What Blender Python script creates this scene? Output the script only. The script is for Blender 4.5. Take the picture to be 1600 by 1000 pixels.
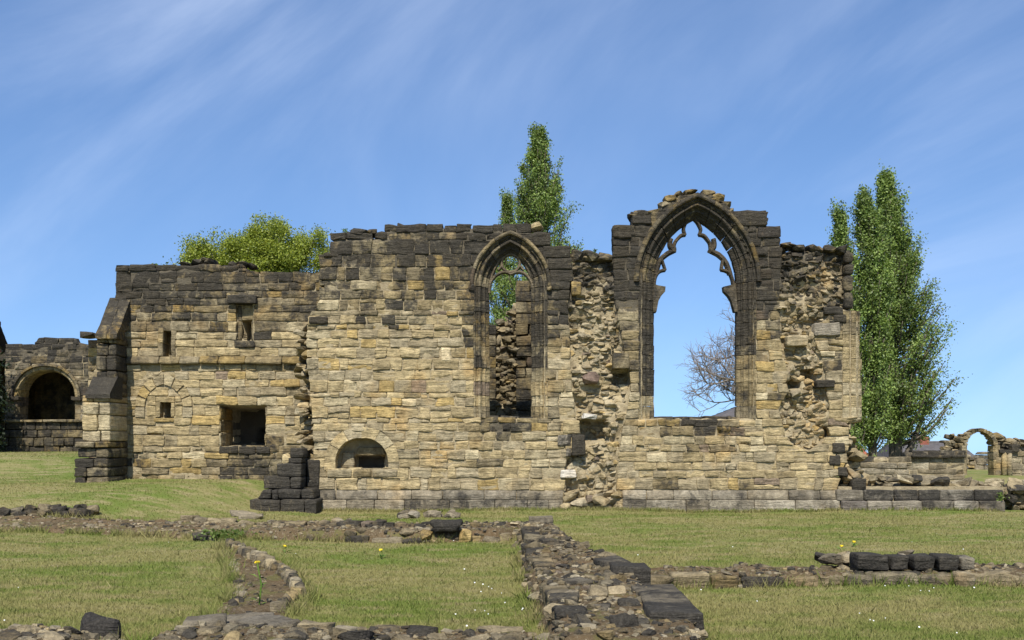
import bpy, bmesh, math, random
import numpy as np
from mathutils import Vector, Matrix

# ------------------------------------------------------------------ camera, sky, sun, exposure
scene = bpy.context.scene
for o in list(bpy.data.objects):
    bpy.data.objects.remove(o)
COL = scene.collection
R = math.radians
CAMZ, F, HOR = 1.6, 1700.0, 685.0            # eye height, focal length and horizon row at 1600 px width

cam_d = bpy.data.cameras.new('camera')
cam = bpy.data.objects.new('camera', cam_d)
COL.objects.link(cam)
cam.location = (0, 0, CAMZ)
cam.rotation_euler = (R(90), 0, 0)
cam_d.sensor_width = 36
cam_d.lens = 36 * F / 1600
cam_d.shift_y = (HOR - 500) / 1600
cam_d.clip_end = 9000
scene.camera = cam

SUN_EL, SUN_AZ = R(50), R(6)                # sun behind the camera, a little to the left
world = bpy.data.worlds.new('World')
scene.world = world
world.use_nodes = True


def build_world():
    nt = world.node_tree
    N, L = nt.nodes, nt.links
    for n in list(N):
        N.remove(n)
    out = N.new('ShaderNodeOutputWorld')
    bg = N.new('ShaderNodeBackground')
    bg.inputs['Strength'].default_value = 0.108
    sky = N.new('ShaderNodeTexSky')
    sky.sky_type = 'NISHITA'
    sky.sun_disc = False
    sky.sun_elevation = SUN_EL
    sky.sun_rotation = math.pi + SUN_AZ
    sky.air_density = 1.0
    sky.dust_density = 0.25
    sky.ozone_density = 2.2
    tc = N.new('ShaderNodeTexCoord')
    sep = N.new('ShaderNodeSeparateXYZ')
    L.new(tc.outputs['Generated'], sep.inputs[0])
    mx0 = N.new('ShaderNodeMath'); mx0.operation = 'MAXIMUM'; mx0.inputs[1].default_value = 0.0
    L.new(sep.outputs[2], mx0.inputs[0])
    mx = N.new('ShaderNodeMath'); mx.operation = 'MULTIPLY_ADD'; mx.inputs[1].default_value = 0.86; mx.inputs[2].default_value = 0.115
    L.new(mx0.outputs[0], mx.inputs[0])
    cmb = N.new('ShaderNodeCombineXYZ')
    L.new(sep.outputs[0], cmb.inputs[0]); L.new(sep.outputs[1], cmb.inputs[1]); L.new(mx.outputs[0], cmb.inputs[2])
    L.new(cmb.outputs[0], sky.inputs[0])
    # thin streaked cirrus over the whole dome
    mp = N.new('ShaderNodeMapping')
    mp0 = N.new('ShaderNodeMapping')
    mp0.inputs['Rotation'].default_value = (0, R(36), 0)
    L.new(tc.outputs['Generated'], mp0.inputs[0])
    mp.inputs['Scale'].default_value = (1.15, 1.6, 3.5)
    mp.inputs['Location'].default_value = (0.35, 0.2, 0.9)
    L.new(mp0.outputs[0], mp.inputs[0])
    n1 = N.new('ShaderNodeTexNoise')
    n1.inputs['Scale'].default_value = 1.5
    n1.inputs['Detail'].default_value = 7
    n1.inputs['Roughness'].default_value = 0.56
    n1.inputs['Distortion'].default_value = 0.55
    L.new(mp.outputs[0], n1.inputs['Vector'])
    n2 = N.new('ShaderNodeTexNoise')
    n2.inputs['Scale'].default_value = 2.3
    n2.inputs['Detail'].default_value = 2
    L.new(tc.outputs['Generated'], n2.inputs['Vector'])
    r1 = N.new('ShaderNodeMapRange'); r1.interpolation_type = 'SMOOTHSTEP'
    r1.inputs['From Min'].default_value = 0.36; r1.inputs['From Max'].default_value = 0.82
    L.new(n1.outputs[0], r1.inputs[0])
    r2 = N.new('ShaderNodeMapRange'); r2.interpolation_type = 'SMOOTHSTEP'
    r2.inputs['From Min'].default_value = 0.36; r2.inputs['From Max'].default_value = 0.66
    r2.inputs['To Min'].default_value = 0.15; r2.inputs['To Max'].default_value = 1.0
    L.new(n2.outputs[0], r2.inputs[0])
    mu = N.new('ShaderNodeMath'); mu.operation = 'MULTIPLY'
    L.new(r1.outputs[0], mu.inputs[0]); L.new(r2.outputs[0], mu.inputs[1])
    mu2 = N.new('ShaderNodeMath'); mu2.operation = 'MULTIPLY'; mu2.inputs[1].default_value = 0.50
    L.new(mu.outputs[0], mu2.inputs[0])
    tint = N.new('ShaderNodeMix'); tint.data_type = 'RGBA'; tint.blend_type = 'MULTIPLY'
    tint.inputs['Factor'].default_value = 1.0
    tint.inputs['B'].default_value = (0.84, 0.98, 1.16, 1)
    L.new(sky.outputs[0], tint.inputs['A'])
    mix = N.new('ShaderNodeMix'); mix.data_type = 'RGBA'
    mix.inputs['B'].default_value = (7.4, 8.3, 10.0, 1)
    L.new(mu2.outputs[0], mix.inputs['Factor'])
    L.new(tint.outputs['Result'], mix.inputs['A'])
    L.new(mix.outputs['Result'], bg.inputs['Color'])
    L.new(bg.outputs[0], out.inputs[0])


build_world()
sun_d = bpy.data.lights.new('sun', 'SUN')
sun_d.energy = 4.8
sun_d.angle = R(0.55)
sun_d.color = (1.0, 0.95, 0.87)
sun = bpy.data.objects.new('sun', sun_d)
COL.objects.link(sun)
sd = Vector((math.sin(SUN_AZ) * math.cos(SUN_EL), math.cos(SUN_AZ) * math.cos(SUN_EL), -math.sin(SUN_EL)))
sun.rotation_euler = sd.to_track_quat('-Z', 'Y').to_euler()
sun.location = (-10, -30, 40)

vs = scene.view_settings
vs.view_transform = 'Standard'
vs.look = 'None'
vs.exposure = 0.40
vs.gamma = 1.0
vs.use_curve_mapping = False
scene.cycles.max_bounces = 6
scene.cycles.diffuse_bounces = 3
scene.cycles.transparent_max_bounces = 4

# ------------------------------------------------------------------ numeric helpers
rng = np.random.default_rng(7)
random.seed(7)


def S(x, a, b):
    t = np.clip((np.asarray(x, float) - a) / (b - a), 0, 1)
    return t * t * (3 - 2 * t)


def vnoise(P):
    """smooth value noise in -1..1"""
    P = np.asarray(P, float)
    i = np.floor(P).astype(np.int64)
    f = P - i
    f = f * f * (3 - 2 * f)
    g = 1 - f
    hx = np.stack([i[:, 0], i[:, 0] + 1]) * 374761393
    hy = np.stack([i[:, 1], i[:, 1] + 1]) * 668265263
    hz = np.stack([i[:, 2], i[:, 2] + 1]) * 1274126177
    h = (hx[:, None, None] + hy[None, :, None] + hz[None, None, :]) & 0xFFFFFFFF
    h = ((h ^ (h >> 13)) * 1274126177) & 0xFFFFFFFF
    h = ((h ^ (h >> 16)) & 0xFFFFFF) * (2.0 / 0xFFFFFF) - 1
    h = h[0] * g[:, 0] + h[1] * f[:, 0]
    h = h[0] * g[:, 1] + h[1] * f[:, 1]
    return h[0] * g[:, 2] + h[1] * f[:, 2]


def n2d(x, y, s=1.0, o=0.0):
    x = np.asarray(x, float); y = np.asarray(y, float)
    P = np.stack([x.ravel() * s + o, y.ravel() * s - o, np.full(x.size, o * 1.7 + 3.3)], 1)
    return vnoise(P).reshape(x.shape)


def inpoly(x, y, poly):
    x = np.asarray(x, float); y = np.asarray(y, float)
    r = np.zeros(x.shape, bool)
    n = len(poly)
    j = n - 1
    for i in range(n):
        xi, yi = poly[i]; xj, yj = poly[j]
        c = ((yi > y) != (yj > y)) & (x < (xj - xi) * (y - yi) / ((yj - yi) if yj != yi else 1e-9) + xi)
        r ^= c
        j = i
    return r


def gz(x, y):
    """height of the ground"""
    x = np.asarray(x, float); y = np.asarray(y, float)
    z = 0.56 * S(-x + 0.5 * (y - 24), 5.2, 8.0) * S(y, 18.5, 25.0)
    z = z + 0.36 * S(y, 28.0, 34.0)
    z = z + 0.2 * S(-x, 8, 14) * S(y, 27, 38)
    z = z - 3.4 * S(y, 44, 75) - np.maximum(0, y - 75) * 0.03
    near = 1 - S(y, 50, 80)
    z = z + near * (0.035 * n2d(x, y, 0.45, 1.0) + 0.015 * n2d(x, y, 1.5, 5.0))
    z = z - 0.05 * S(x, -4.8, -4.2) * S(y, 22.0, 24.0) * (1 - S(y, 26, 28))
    return z


def gz1(x, y):
    return float(gz(np.array([x]), np.array([y]))[0])


# ------------------------------------------------------------------ materials
def newmat(name):
    m = bpy.data.materials.new(name)
    m.use_nodes = True
    nt = m.node_tree
    for n in list(nt.nodes):
        nt.nodes.remove(n)
    return m, nt.nodes, nt.links


def nmath(N, L, op, a, b=None, clamp=False):
    n = N.new('ShaderNodeMath'); n.operation = op; n.use_clamp = clamp
    for k, v in ((0, a), (1, b)):
        if v is None:
            continue
        if isinstance(v, (int, float)):
            n.inputs[k].default_value = v
        else:
            L.new(v, n.inputs[k])
    return n.outputs[0]


def nmix(N, L, fac, a, b, mode='MIX'):
    n = N.new('ShaderNodeMix'); n.data_type = 'RGBA'; n.blend_type = mode
    for k, v in (('Factor', fac), ('A', a), ('B', b)):
        if isinstance(v, (int, float)):
            n.inputs[k].default_value = v
        elif isinstance(v, tuple):
            n.inputs[k].default_value = (*v, 1)
        else:
            L.new(v, n.inputs[k])
    return n.outputs['Result']


def nnoise(N, L, vec, scale, detail=4, rough=0.55, dist=0.0):
    n = N.new('ShaderNodeTexNoise')
    n.inputs['Scale'].default_value = scale
    n.inputs['Detail'].default_value = detail
    n.inputs['Roughness'].default_value = rough
    n.inputs['Distortion'].default_value = dist
    if vec is not None:
        L.new(vec, n.inputs['Vector'])
    return n.outputs[0]


def nrange(N, L, v, a, b, c=0.0, d=1.0, smooth=True):
    n = N.new('ShaderNodeMapRange')
    if smooth:
        n.interpolation_type = 'SMOOTHSTEP'
    n.inputs['From Min'].default_value = a; n.inputs['From Max'].default_value = b
    n.inputs['To Min'].default_value = c; n.inputs['To Max'].default_value = d
    L.new(v, n.inputs[0])
    return n.outputs[0]


def nmap(N, L, vec, scale, loc=(0, 0, 0)):
    n = N.new('ShaderNodeMapping')
    n.inputs['Scale'].default_value = scale
    n.inputs['Location'].default_value = loc
    L.new(vec, n.inputs[0])
    return n.outputs[0]


def principled(N, L, col, rough=0.9, bump=None, strength=0.5, dist=0.03, spec=0.2):
    out = N.new('ShaderNodeOutputMaterial')
    p = N.new('ShaderNodeBsdfPrincipled')
    p.inputs['Roughness'].default_value = rough
    p.inputs['Specular IOR Level'].default_value = spec
    if isinstance(col, tuple):
        p.inputs['Base Color'].default_value = (*col, 1)
    else:
        L.new(col, p.inputs['Base Color'])
    if bump is not None:
        b = N.new('ShaderNodeBump')
        b.inputs['Strength'].default_value = strength
        b.inputs['Distance'].default_value = dist
        L.new(bump, b.inputs['Height'])
        L.new(b.outputs[0], p.inputs['Normal'])
    L.new(p.outputs[0], out.inputs[0])
    return p


def mat_stone():
    m, N, L = newmat('sandstone')
    at = N.new('ShaderNodeAttribute'); at.attribute_name = 'Col'
    g = N.new('ShaderNodeNewGeometry')
    pos = g.outputs['Position']
    n1 = nnoise(N, L, pos, 8.0, 6, 0.62)
    strata = nnoise(N, L, nmap(N, L, pos, (2.2, 2.2, 17.0)), 1.0, 5, 0.6, 0.8)
    n3 = nrange(N, L, nnoise(N, L, nmap(N, L, pos, (1, 1, 0.75)), 2.6, 8, 0.68, 0.5), 0.25, 0.75, 0.16, 0.84, False)
    fine = nnoise(N, L, pos, 46.0, 4, 0.7)
    v1 = nrange(N, L, n1, 0.28, 0.72, 0.70, 1.22)
    v2 = nrange(N, L, strata, 0.32, 0.68, 0.74, 1.14)
    v3 = nrange(N, L, fine, 0.3, 0.7, 0.80, 1.15)
    v = nmath(N, L, 'MULTIPLY', nmath(N, L, 'MULTIPLY', v1, v2), v3)
    base = nmix(N, L, 1.0, at.outputs['Color'], v, 'MULTIPLY')
    # iron staining
    iron = nrange(N, L, nnoise(N, L, pos, 1.1, 3, 0.5), 0.55, 0.75, 0.0, 0.55)
    base = nmix(N, L, iron, base, nmix(N, L, 1.0, base, (1.12, 0.90, 0.60), 'MULTIPLY'))
    # soft grime, then soot crust
    vs_ = nmath(N, L, 'SUBTRACT', nmath(N, L, 'ADD', n3, at.outputs['Alpha']), 0.5)
    sm = nrange(N, L, nmath(N, L, 'ADD', vs_, nmath(N, L, 'MULTIPLY', nmath(N, L, 'SUBTRACT', n1, 0.5), 0.75)), 0.42, 0.70)
    vg = nmath(N, L, 'ADD', vs_, nmath(N, L, 'MULTIPLY', nmath(N, L, 'SUBTRACT', strata, 0.5), 0.5))
    gm = nrange(N, L, vg, 0.16, 0.50, 0.0, 0.72)
    base = nmix(N, L, gm, base, nmix(N, L, 1.0, base, (0.46, 0.45, 0.43), 'MULTIPLY'))
    dark = nmix(N, L, nrange(N, L, fine, 0.35, 0.75), (0.024, 0.022, 0.019), (0.060, 0.055, 0.046))
    dark = nmix(N, L, nrange(N, L, n1, 0.48, 0.78, 0, 0.45), dark, (0.105, 0.092, 0.070))
    base = nmix(N, L, nmath(N, L, 'MULTIPLY', sm, 0.92), base, dark)
    # grey lichen flecks
    li = nrange(N, L, nnoise(N, L, nmap(N, L, pos, (1, 1, 1), (9, 3, 5)), 15.0, 5, 0.7), 0.66, 0.72, 0, 0.55)
    base = nmix(N, L, li, base, (0.36, 0.35, 0.28))
    h = nmath(N, L, 'ADD', nmath(N, L, 'MULTIPLY', strata, 0.9),
              nmath(N, L, 'ADD', nmath(N, L, 'MULTIPLY', n1, 0.9), nmath(N, L, 'MULTIPLY', fine, 0.35)))
    principled(N, L, base, 0.92, h, 0.9, 0.06, 0.12)
    return m


def mat_mortar(name='mortar', c1=(0.42, 0.345, 0.21), c2=(0.27, 0.215, 0.13)):
    m, N, L = newmat(name)
    g = N.new('ShaderNodeNewGeometry'); pos = g.outputs['Position']
    at = N.new('ShaderNodeAttribute'); at.attribute_name = 'Col'
    a = nnoise(N, L, pos, 5.0, 6, 0.65)
    b = nnoise(N, L, pos, 30.0, 5, 0.7)
    c = nmix(N, L, nrange(N, L, a, 0.3, 0.7), c2, c1)
    n3 = nnoise(N, L, pos, 3.6, 7, 0.68, 0.4)
    vs_ = nmath(N, L, 'SUBTRACT', nmath(N, L, 'ADD', n3, at.outputs['Alpha']), 0.5)
    c = nmix(N, L, nmath(N, L, 'MULTIPLY', nrange(N, L, vs_, 0.46, 0.64), 0.8), c, (0.06, 0.054, 0.045))
    h = nmath(N, L, 'ADD', a, nmath(N, L, 'MULTIPLY', b, 0.6))
    principled(N, L, c, 0.95, h, 0.9, 0.06, 0.1)
    return m


def mat_soil():
    m, N, L = newmat('dry_soil')
    g = N.new('ShaderNodeNewGeometry'); pos = g.outputs['Position']
    a = nnoise(N, L, pos, 2.6, 5, 0.6)
    b = nnoise(N, L, pos, 22.0, 6, 0.72)
    c = nmix(N, L, nrange(N, L, a, 0.35, 0.65), (0.095, 0.068, 0.036), (0.155, 0.108, 0.058))
    c = nmix(N, L, nrange(N, L, b, 0.45, 0.7), c, (0.21, 0.16, 0.095))
    rd = nrange(N, L, nnoise(N, L, nmap(N, L, pos, (1, 1, 1), (3, 8, 1)), 1.9, 5, 0.65), 0.48, 0.64, 0, 0.6)
    c = nmix(N, L, rd, c, (0.155, 0.100, 0.050))
    gr = nrange(N, L, nnoise(N, L, nmap(N, L, pos, (1, 1, 1), (13, 2, 7)), 3.2, 5, 0.65), 0.52, 0.62, 0, 0.8)
    c = nmix(N, L, gr, c, (0.15, 0.14, 0.05))
    st = nrange(N, L, nnoise(N, L, pos, 40.0, 3, 0.6), 0.60, 0.68)
    c = nmix(N, L, st, c, (0.30, 0.25, 0.175))
    h = nmath(N, L, 'ADD', b, nmath(N, L, 'MULTIPLY', a, 0.5))
    principled(N, L, c, 0.95, h, 1.0, 0.05, 0.1)
    return m


def grass_colour(N, L, pos, per_blade=None):
    big = nnoise(N, L, nmap(N, L, pos, (0.55, 1.0, 1.0)), 0.55, 5, 0.6, 0.0)
    mid = nnoise(N, L, nmap(N, L, pos, (0.6, 1.3, 1.0), (5, 2, 0)), 2.4, 6, 0.68, 0.0)
    fine = nnoise(N, L, nmap(N, L, pos, (1, 1, 1), (1, 7, 0)), 17.0, 5, 0.7)
    green = (0.140, 0.186, 0.038)
    dry = (0.272, 0.240, 0.100)
    straw = (0.33, 0.275, 0.145)
    f = nmath(N, L, 'ADD', nmath(N, L, 'MULTIPLY', big, 0.55), nmath(N, L, 'MULTIPLY', mid, 0.45))
    c = nmix(N, L, nrange(N, L, f, 0.40, 0.56), green, dry)
    c = nmix(N, L, nrange(N, L, mid, 0.52, 0.68, 0, 0.85), c, straw)
    c = nmix(N, L, nrange(N, L, fine, 0.40, 0.75, 0, 0.35), c, (0.09, 0.105, 0.025))
    if per_blade is not None:
        c = nmix(N, L, nrange(N, L, per_blade, 0.0, 1.0, 0.0, 0.6, False), c, nmix(N, L, per_blade, (0.13, 0.175, 0.03), (0.38, 0.33, 0.14)))
    return c, fine


def mat_ground():
    m, N, L = newmat('mown_turf')
    g = N.new('ShaderNodeNewGeometry'); pos = g.outputs['Position']
    c, fine = grass_colour(N, L, pos)
    b2 = nnoise(N, L, pos, 60.0, 3, 0.7)
    h = nmath(N, L, 'ADD', fine, nmath(N, L, 'MULTIPLY', b2, 0.5))
    principled(N, L, c, 0.95, h, 0.9, 0.04, 0.1)
    return m


def mat_blade():
    m, N, L = newmat('grass_blade')
    g = N.new('ShaderNodeNewGeometry'); pos = g.outputs['Position']
    at = N.new('ShaderNodeAttribute'); at.attribute_name = 'Col'
    c, fine = grass_colour(N, L, pos, at.outputs['Alpha'])
    out = N.new('ShaderNodeOutputMaterial')
    d = N.new('ShaderNodeBsdfDiffuse'); t = N.new('ShaderNodeBsdfTranslucent')
    L.new(c, d.inputs[0]); L.new(c, t.inputs[0])
    x = N.new('ShaderNodeMixShader'); x.inputs[0].default_value = 0.3
    L.new(d.outputs[0], x.inputs[1]); L.new(t.outputs[0], x.inputs[2])
    L.new(x.outputs[0], out.inputs[0])
    return m


def mat_leaf(name):
    m, N, L = newmat(name)
    at = N.new('ShaderNodeAttribute'); at.attribute_name = 'Col'
    out = N.new('ShaderNodeOutputMaterial')
    p = N.new('ShaderNodeBsdfPrincipled')
    p.inputs['Roughness'].default_value = 0.5
    p.inputs['Specular IOR Level'].default_value = 0.35
    t = N.new('ShaderNodeBsdfTranslucent')
    L.new(at.outputs['Color'], p.inputs['Base Color'])
    tc = nmix(N, L, 1.0, at.outputs['Color'], (1.3, 1.4, 0.6), 'MULTIPLY')
    L.new(tc, t.inputs[0])
    x = N.new('ShaderNodeMixShader'); x.inputs[0].default_value = 0.25
    L.new(p.outputs[0], x.inputs[1]); L.new(t.outputs[0], x.inputs[2])
    L.new(x.outputs[0], out.inputs[0])
    return m


def mat_noise(name, c1, c2, scale=6.0, rough=0.9, bump=0.5, stretch=(1, 1, 1)):
    m, N, L = newmat(name)
    g = N.new('ShaderNodeNewGeometry'); pos = g.outputs['Position']
    v = nmap(N, L, pos, stretch)
    a = nnoise(N, L, v, scale, 6, 0.65)
    c = nmix(N, L, nrange(N, L, a, 0.3, 0.7), c1, c2)
    principled(N, L, c, rough, a, bump, 0.03, 0.15)
    return m


M_STONE = mat_stone()
M_MORTAR = mat_mortar()
M_SOIL = mat_soil()
M_GROUND = mat_ground()
M_BLADE = mat_blade()
M_LEAF = mat_leaf('leaf')
M_BARK = mat_noise('bark', (0.05, 0.042, 0.032), (0.16, 0.135, 0.10), 9.0, 0.95, 0.8, (1, 1, 0.25))
M_TWIG = mat_noise('twig', (0.19, 0.16, 0.14), (0.30, 0.26, 0.23), 9.0)
M_SLATE = mat_noise('grey_roof_tile', (0.085, 0.078, 0.078), (0.13, 0.12, 0.118), 3.0)
M_REDTILE = mat_noise('red_roof_tile', (0.26, 0.085, 0.05), (0.34, 0.12, 0.075), 3.0)
M_BRICK = mat_noise('red_brick', (0.21, 0.075, 0.05), (0.30, 0.11, 0.075), 7.0)
M_WHITE = mat_noise('white_paint', (0.7, 0.7, 0.68), (0.8, 0.8, 0.78), 3.0)
M_GLASS = mat_noise('window_glass', (0.02, 0.022, 0.025), (0.03, 0.033, 0.037), 3.0, 0.12, 0.0)
M_DARKROOF = mat_noise('dark_slate', (0.03, 0.03, 0.036), (0.055, 0.053, 0.06), 4.0)
M_YELLOW = mat_noise('dandelion_petal', (0.75, 0.52, 0.02), (0.85, 0.62, 0.05), 9.0)
M_DAISY = mat_noise('daisy_petal', (0.7, 0.7, 0.66), (0.85, 0.85, 0.8), 9.0)
M_WEED = mat_noise('weed_leaf', (0.07, 0.13, 0.02), (0.13, 0.20, 0.035), 12.0)

# ------------------------------------------------------------------ object helpers


def mesh_obj(name, V, faces, mat, parent=None, col=None, smooth=False, origin=None, attr_pts=None):
    V = np.asarray(V, float)
    if origin is None:
        origin = V.mean(0) if len(V) else np.zeros(3)
    me = bpy.data.meshes.new(name)
    if isinstance(faces, np.ndarray):
        n, k = faces.shape
        me.vertices.add(len(V)); me.vertices.foreach_set('co', (V - origin).astype(np.float32).ravel())
        me.loops.add(n * k); me.loops.foreach_set('vertex_index', faces.astype(np.int32).ravel())
        me.polygons.add(n)
        me.polygons.foreach_set('loop_start', np.arange(0, n * k, k, dtype=np.int32))
        me.update(calc_edges=True)
    else:
        me.from_pydata((V - origin).tolist(), [], faces)
    if attr_pts is None and col is not None:
        attr_pts = np.tile(np.asarray(col, float), (len(V), 1))
    if attr_pts is not None:
        a = me.attributes.new('Col', 'FLOAT_COLOR', 'POINT')
        a.data.foreach_set('color', np.asarray(attr_pts, np.float32).ravel())
    if smooth:
        me.polygons.foreach_set('use_smooth', np.ones(len(me.polygons), bool))
    me.materials.append(mat)
    me.update()
    o = bpy.data.objects.new(name, me)
    COL.objects.link(o)
    if parent is not None:
        o.parent = parent
        off = np.zeros(3)
        p = parent
        while p is not None:
            off += np.array(p.location); p = p.parent
        o.location = tuple(np.asarray(origin) - off)
    else:
        o.location = tuple(origin)
    return o


def empty(name, loc, parent=None):
    o = bpy.data.objects.new(name, None)
    COL.objects.link(o)
    o.empty_display_size = 0.3
    if parent is not None:
        o.parent = parent
        o.location = tuple(np.array(loc) - np.array(parent.location))
    else:
        o.location = loc
    return o


def tag(o, label, cat, group=None, kind=None):
    o['label'] = label
    o['category'] = cat
    if group:
        o['group'] = group
    o['kind'] = kind or 'thing'
    return o


class Thing:
    """a top-level thing that collects its stones, then links the largest as parts and joins the rest"""

    def __init__(self, name, loc, label, cat, group=None):
        self.root = empty(name, loc)
        tag(self.root, label, cat, group)
        self.items = []
        self.loc = np.array(loc, float)

    def add(self, name, V, Fc, col, mat=None, parent=None, smooth=True, prio=0.0):
        sz = (V.max(0) - V.min(0))
        self.items.append((name, V, Fc, col, mat or M_STONE, parent or self.root, smooth, sz[0] * sz[2] + 0.5 * sz[0] * sz[1] + prio))

    def finish(self, limit=290, rest='small_rubble'):
        by = {}
        for it in self.items:
            by.setdefault((it[0], it[5].name), []).append(it)
        for (nm, pn), its in by.items():
            its.sort(key=lambda t: -t[7])
            for it in its[:limit]:
                mesh_obj(it[0], it[1], it[2], it[4], it[5], it[3], it[6])
            if len(its) > limit:
                VV, FF, CC, n = [], [], [], 0
                for it in its[limit:]:
                    VV.append(it[1]); FF += [tuple(i + n for i in f) for f in it[2]]
                    CC.append(np.tile(np.asarray(it[3], float), (len(it[1]), 1))); n += len(it[1])
                o = mesh_obj(rest, np.concatenate(VV), FF, its[0][4], its[0][5], None, its[0][6], None, np.concatenate(CC))
                o['kind'] = 'stuff'


_lat = {}


def lattice(nx, ny, nz):
    k = (nx, ny, nz)
    if k in _lat:
        return _lat[k]
    idx = {}
    pts = []

    def vid(i, j, l):
        if (i, j, l) not in idx:
            idx[(i, j, l)] = len(pts); pts.append((i, j, l))
        return idx[(i, j, l)]
    fs = []
    for i in range(nx - 1):
        for l in range(nz - 1):
            fs.append((vid(i, 0, l), vid(i + 1, 0, l), vid(i + 1, 0, l + 1), vid(i, 0, l + 1)))
            fs.append((vid(i, ny - 1, l), vid(i, ny - 1, l + 1), vid(i + 1, ny - 1, l + 1), vid(i + 1, ny - 1, l)))
    for j in range(ny - 1):
        for l in range(nz - 1):
            fs.append((vid(0, j, l), vid(0, j, l + 1), vid(0, j + 1, l + 1), vid(0, j + 1, l)))
            fs.append((vid(nx - 1, j, l), vid(nx - 1, j + 1, l), vid(nx - 1, j + 1, l + 1), vid(nx - 1, j, l + 1)))
    for i in range(nx - 1):
        for j in range(ny - 1):
            fs.append((vid(i, j, 0), vid(i, j + 1, 0), vid(i + 1, j + 1, 0), vid(i + 1, j, 0)))
            fs.append((vid(i, j, nz - 1), vid(i + 1, j, nz - 1), vid(i + 1, j + 1, nz - 1), vid(i, j + 1, nz - 1)))
    _lat[k] = (np.array(pts), fs)
    return _lat[k]


_seed = [0]


def block(w, d, h, r=0.028, amp=0.014, strata=0.014, dens=0.10):
    """eroded dressed stone: local x in +-w/2, y from 0 (face) to d, z in +-h/2"""
    _seed[0] += 1
    sd_ = _seed[0] * 7.31
    r = min(r, 0.32 * w, 0.32 * h, 0.32 * d)
    def ax(L_, n):
        return np.concatenate([[-L_ / 2], np.linspace(-L_ / 2 + r, L_ / 2 - r, n), [L_ / 2]])
    xs = ax(w, max(2, min(6, int(w / dens) + 1)))
    ys = ax(d, 2)
    zs = ax(h, max(2, min(5, int(h / dens * 1.5) + 2)))
    I, fs = lattice(len(xs), len(ys), len(zs))
    P = np.stack([xs[I[:, 0]], ys[I[:, 1]], zs[I[:, 2]]], 1)
    H = np.array([w / 2 - r, d / 2 - r, h / 2 - r])
    Q = np.clip(P, -H, H)
    D = P - Q
    Ln = np.linalg.norm(D, axis=1)
    k = Ln > 1e-9
    P[k] = Q[k] + D[k] / Ln[k][:, None] * r
    nd = np.where(k[:, None], D / np.maximum(Ln, 1e-9)[:, None], 0)
    N1 = vnoise(P * 7.0 + sd_)
    N2 = vnoise(P * np.array([2.0, 2.0, 22.0]) + sd_ * 1.3)
    disp = amp * N1 + strata * np.minimum(N2, 0.3)
    P = P + nd * disp[:, None]
    pit = np.maximum(0, vnoise(P * 11.0 + sd_ * 2.1) - .35)
    P = P - nd * (pit * amp * 2.2)[:, None]
    P = P + np.stack([vnoise(P * 5 + sd_ + 50), vnoise(P * 5 + sd_ + 90) * 0.5, vnoise(P * 5 + sd_ + 130)], 1) * amp * 1.1
    P[:, 1] += d / 2
    return P, fs


def block_quad(quad, y0, d, **kw):
    """a stone whose face is the quad (x,z): bl, br, tr, tl; face at y0, depth d"""
    q = np.array(quad, float)
    w = 0.5 * (np.linalg.norm(q[1] - q[0]) + np.linalg.norm(q[2] - q[3]))
    h = 0.5 * (np.linalg.norm(q[3] - q[0]) + np.linalg.norm(q[2] - q[1]))
    P, fs = block(max(w, 0.03), d, max(h, 0.03), **kw)
    a = P[:, 0] / max(w, 0.03) + 0.5
    c = P[:, 2] / max(h, 0.03) + 0.5
    XZ = ((1 - a) * (1 - c))[:, None] * q[0] + (a * (1 - c))[:, None] * q[1] + (a * c)[:, None] * q[2] + ((1 - a) * c)[:, None] * q[3]
    return np.stack([XZ[:, 0], y0 + P[:, 1], XZ[:, 1]], 1), fs


def make_rocks(n=40):
    out = []
    for k in range(n):
        bm = bmesh.new()
        m = 15 + k % 5
        for i in range(m):
            p = rng.uniform(-1, 1, 3)
            p = np.sign(p) * np.abs(p) ** 0.6
            nl = np.linalg.norm(p * np.array([1, 1, 1]))
            p = p / max(nl, 0.9) * 0.62
            bm.verts.new(np.clip(p, -0.5, 0.5))
        res = bmesh.ops.convex_hull(bm, input=bm.verts)
        bmesh.ops.delete(bm, geom=[v for v in bm.verts if not v.link_faces], context='VERTS')
        bmesh.ops.triangulate(bm, faces=bm.faces)
        bmesh.ops.subdivide_edges(bm, edges=bm.edges, cuts=1, smooth=0.08, use_grid_fill=True)
        bm.verts.index_update()
        V = np.array([v.co[:] for v in bm.verts])
        V = V + np.stack([vnoise(V * 4 + k * 9), vnoise(V * 4 + k * 9 + 40), vnoise(V * 4 + k * 9 + 80)], 1) * .05
        V -= (V.max(0) + V.min(0)) / 2
        V /= (V.max(0) - V.min(0))
        Fc = [tuple(v.index for v in f.verts) for f in bm.faces]
        out.append((V, Fc))
        bm.free()
    return out


ROCKS = make_rocks()


def rotm(ax, ay, az):
    return np.array(Matrix.Rotation(az, 3, 'Z') @ Matrix.Rotation(ay, 3, 'Y') @ Matrix.Rotation(ax, 3, 'X'))


def rock(size, loc, rot=(0, 0, 0)):
    V, Fc = ROCKS[int(rng.integers(len(ROCKS)))]
    V = (V * np.array(size)) @ rotm(*rot).T + np.array(loc)
    return V, Fc


TINTS = [((0.44, 0.345, 0.185), 6), ((0.39, 0.305, 0.165), 5), ((0.45, 0.325, 0.135), 1.4), ((0.34, 0.275, 0.165), 3),
         ((0.27, 0.205, 0.14), 0.4), ((0.49, 0.405, 0.245), 2.5), ((0.40, 0.33, 0.205), 3)]
_tw = np.array([t[1] for t in TINTS]); _tw = _tw / _tw.sum()


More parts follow.
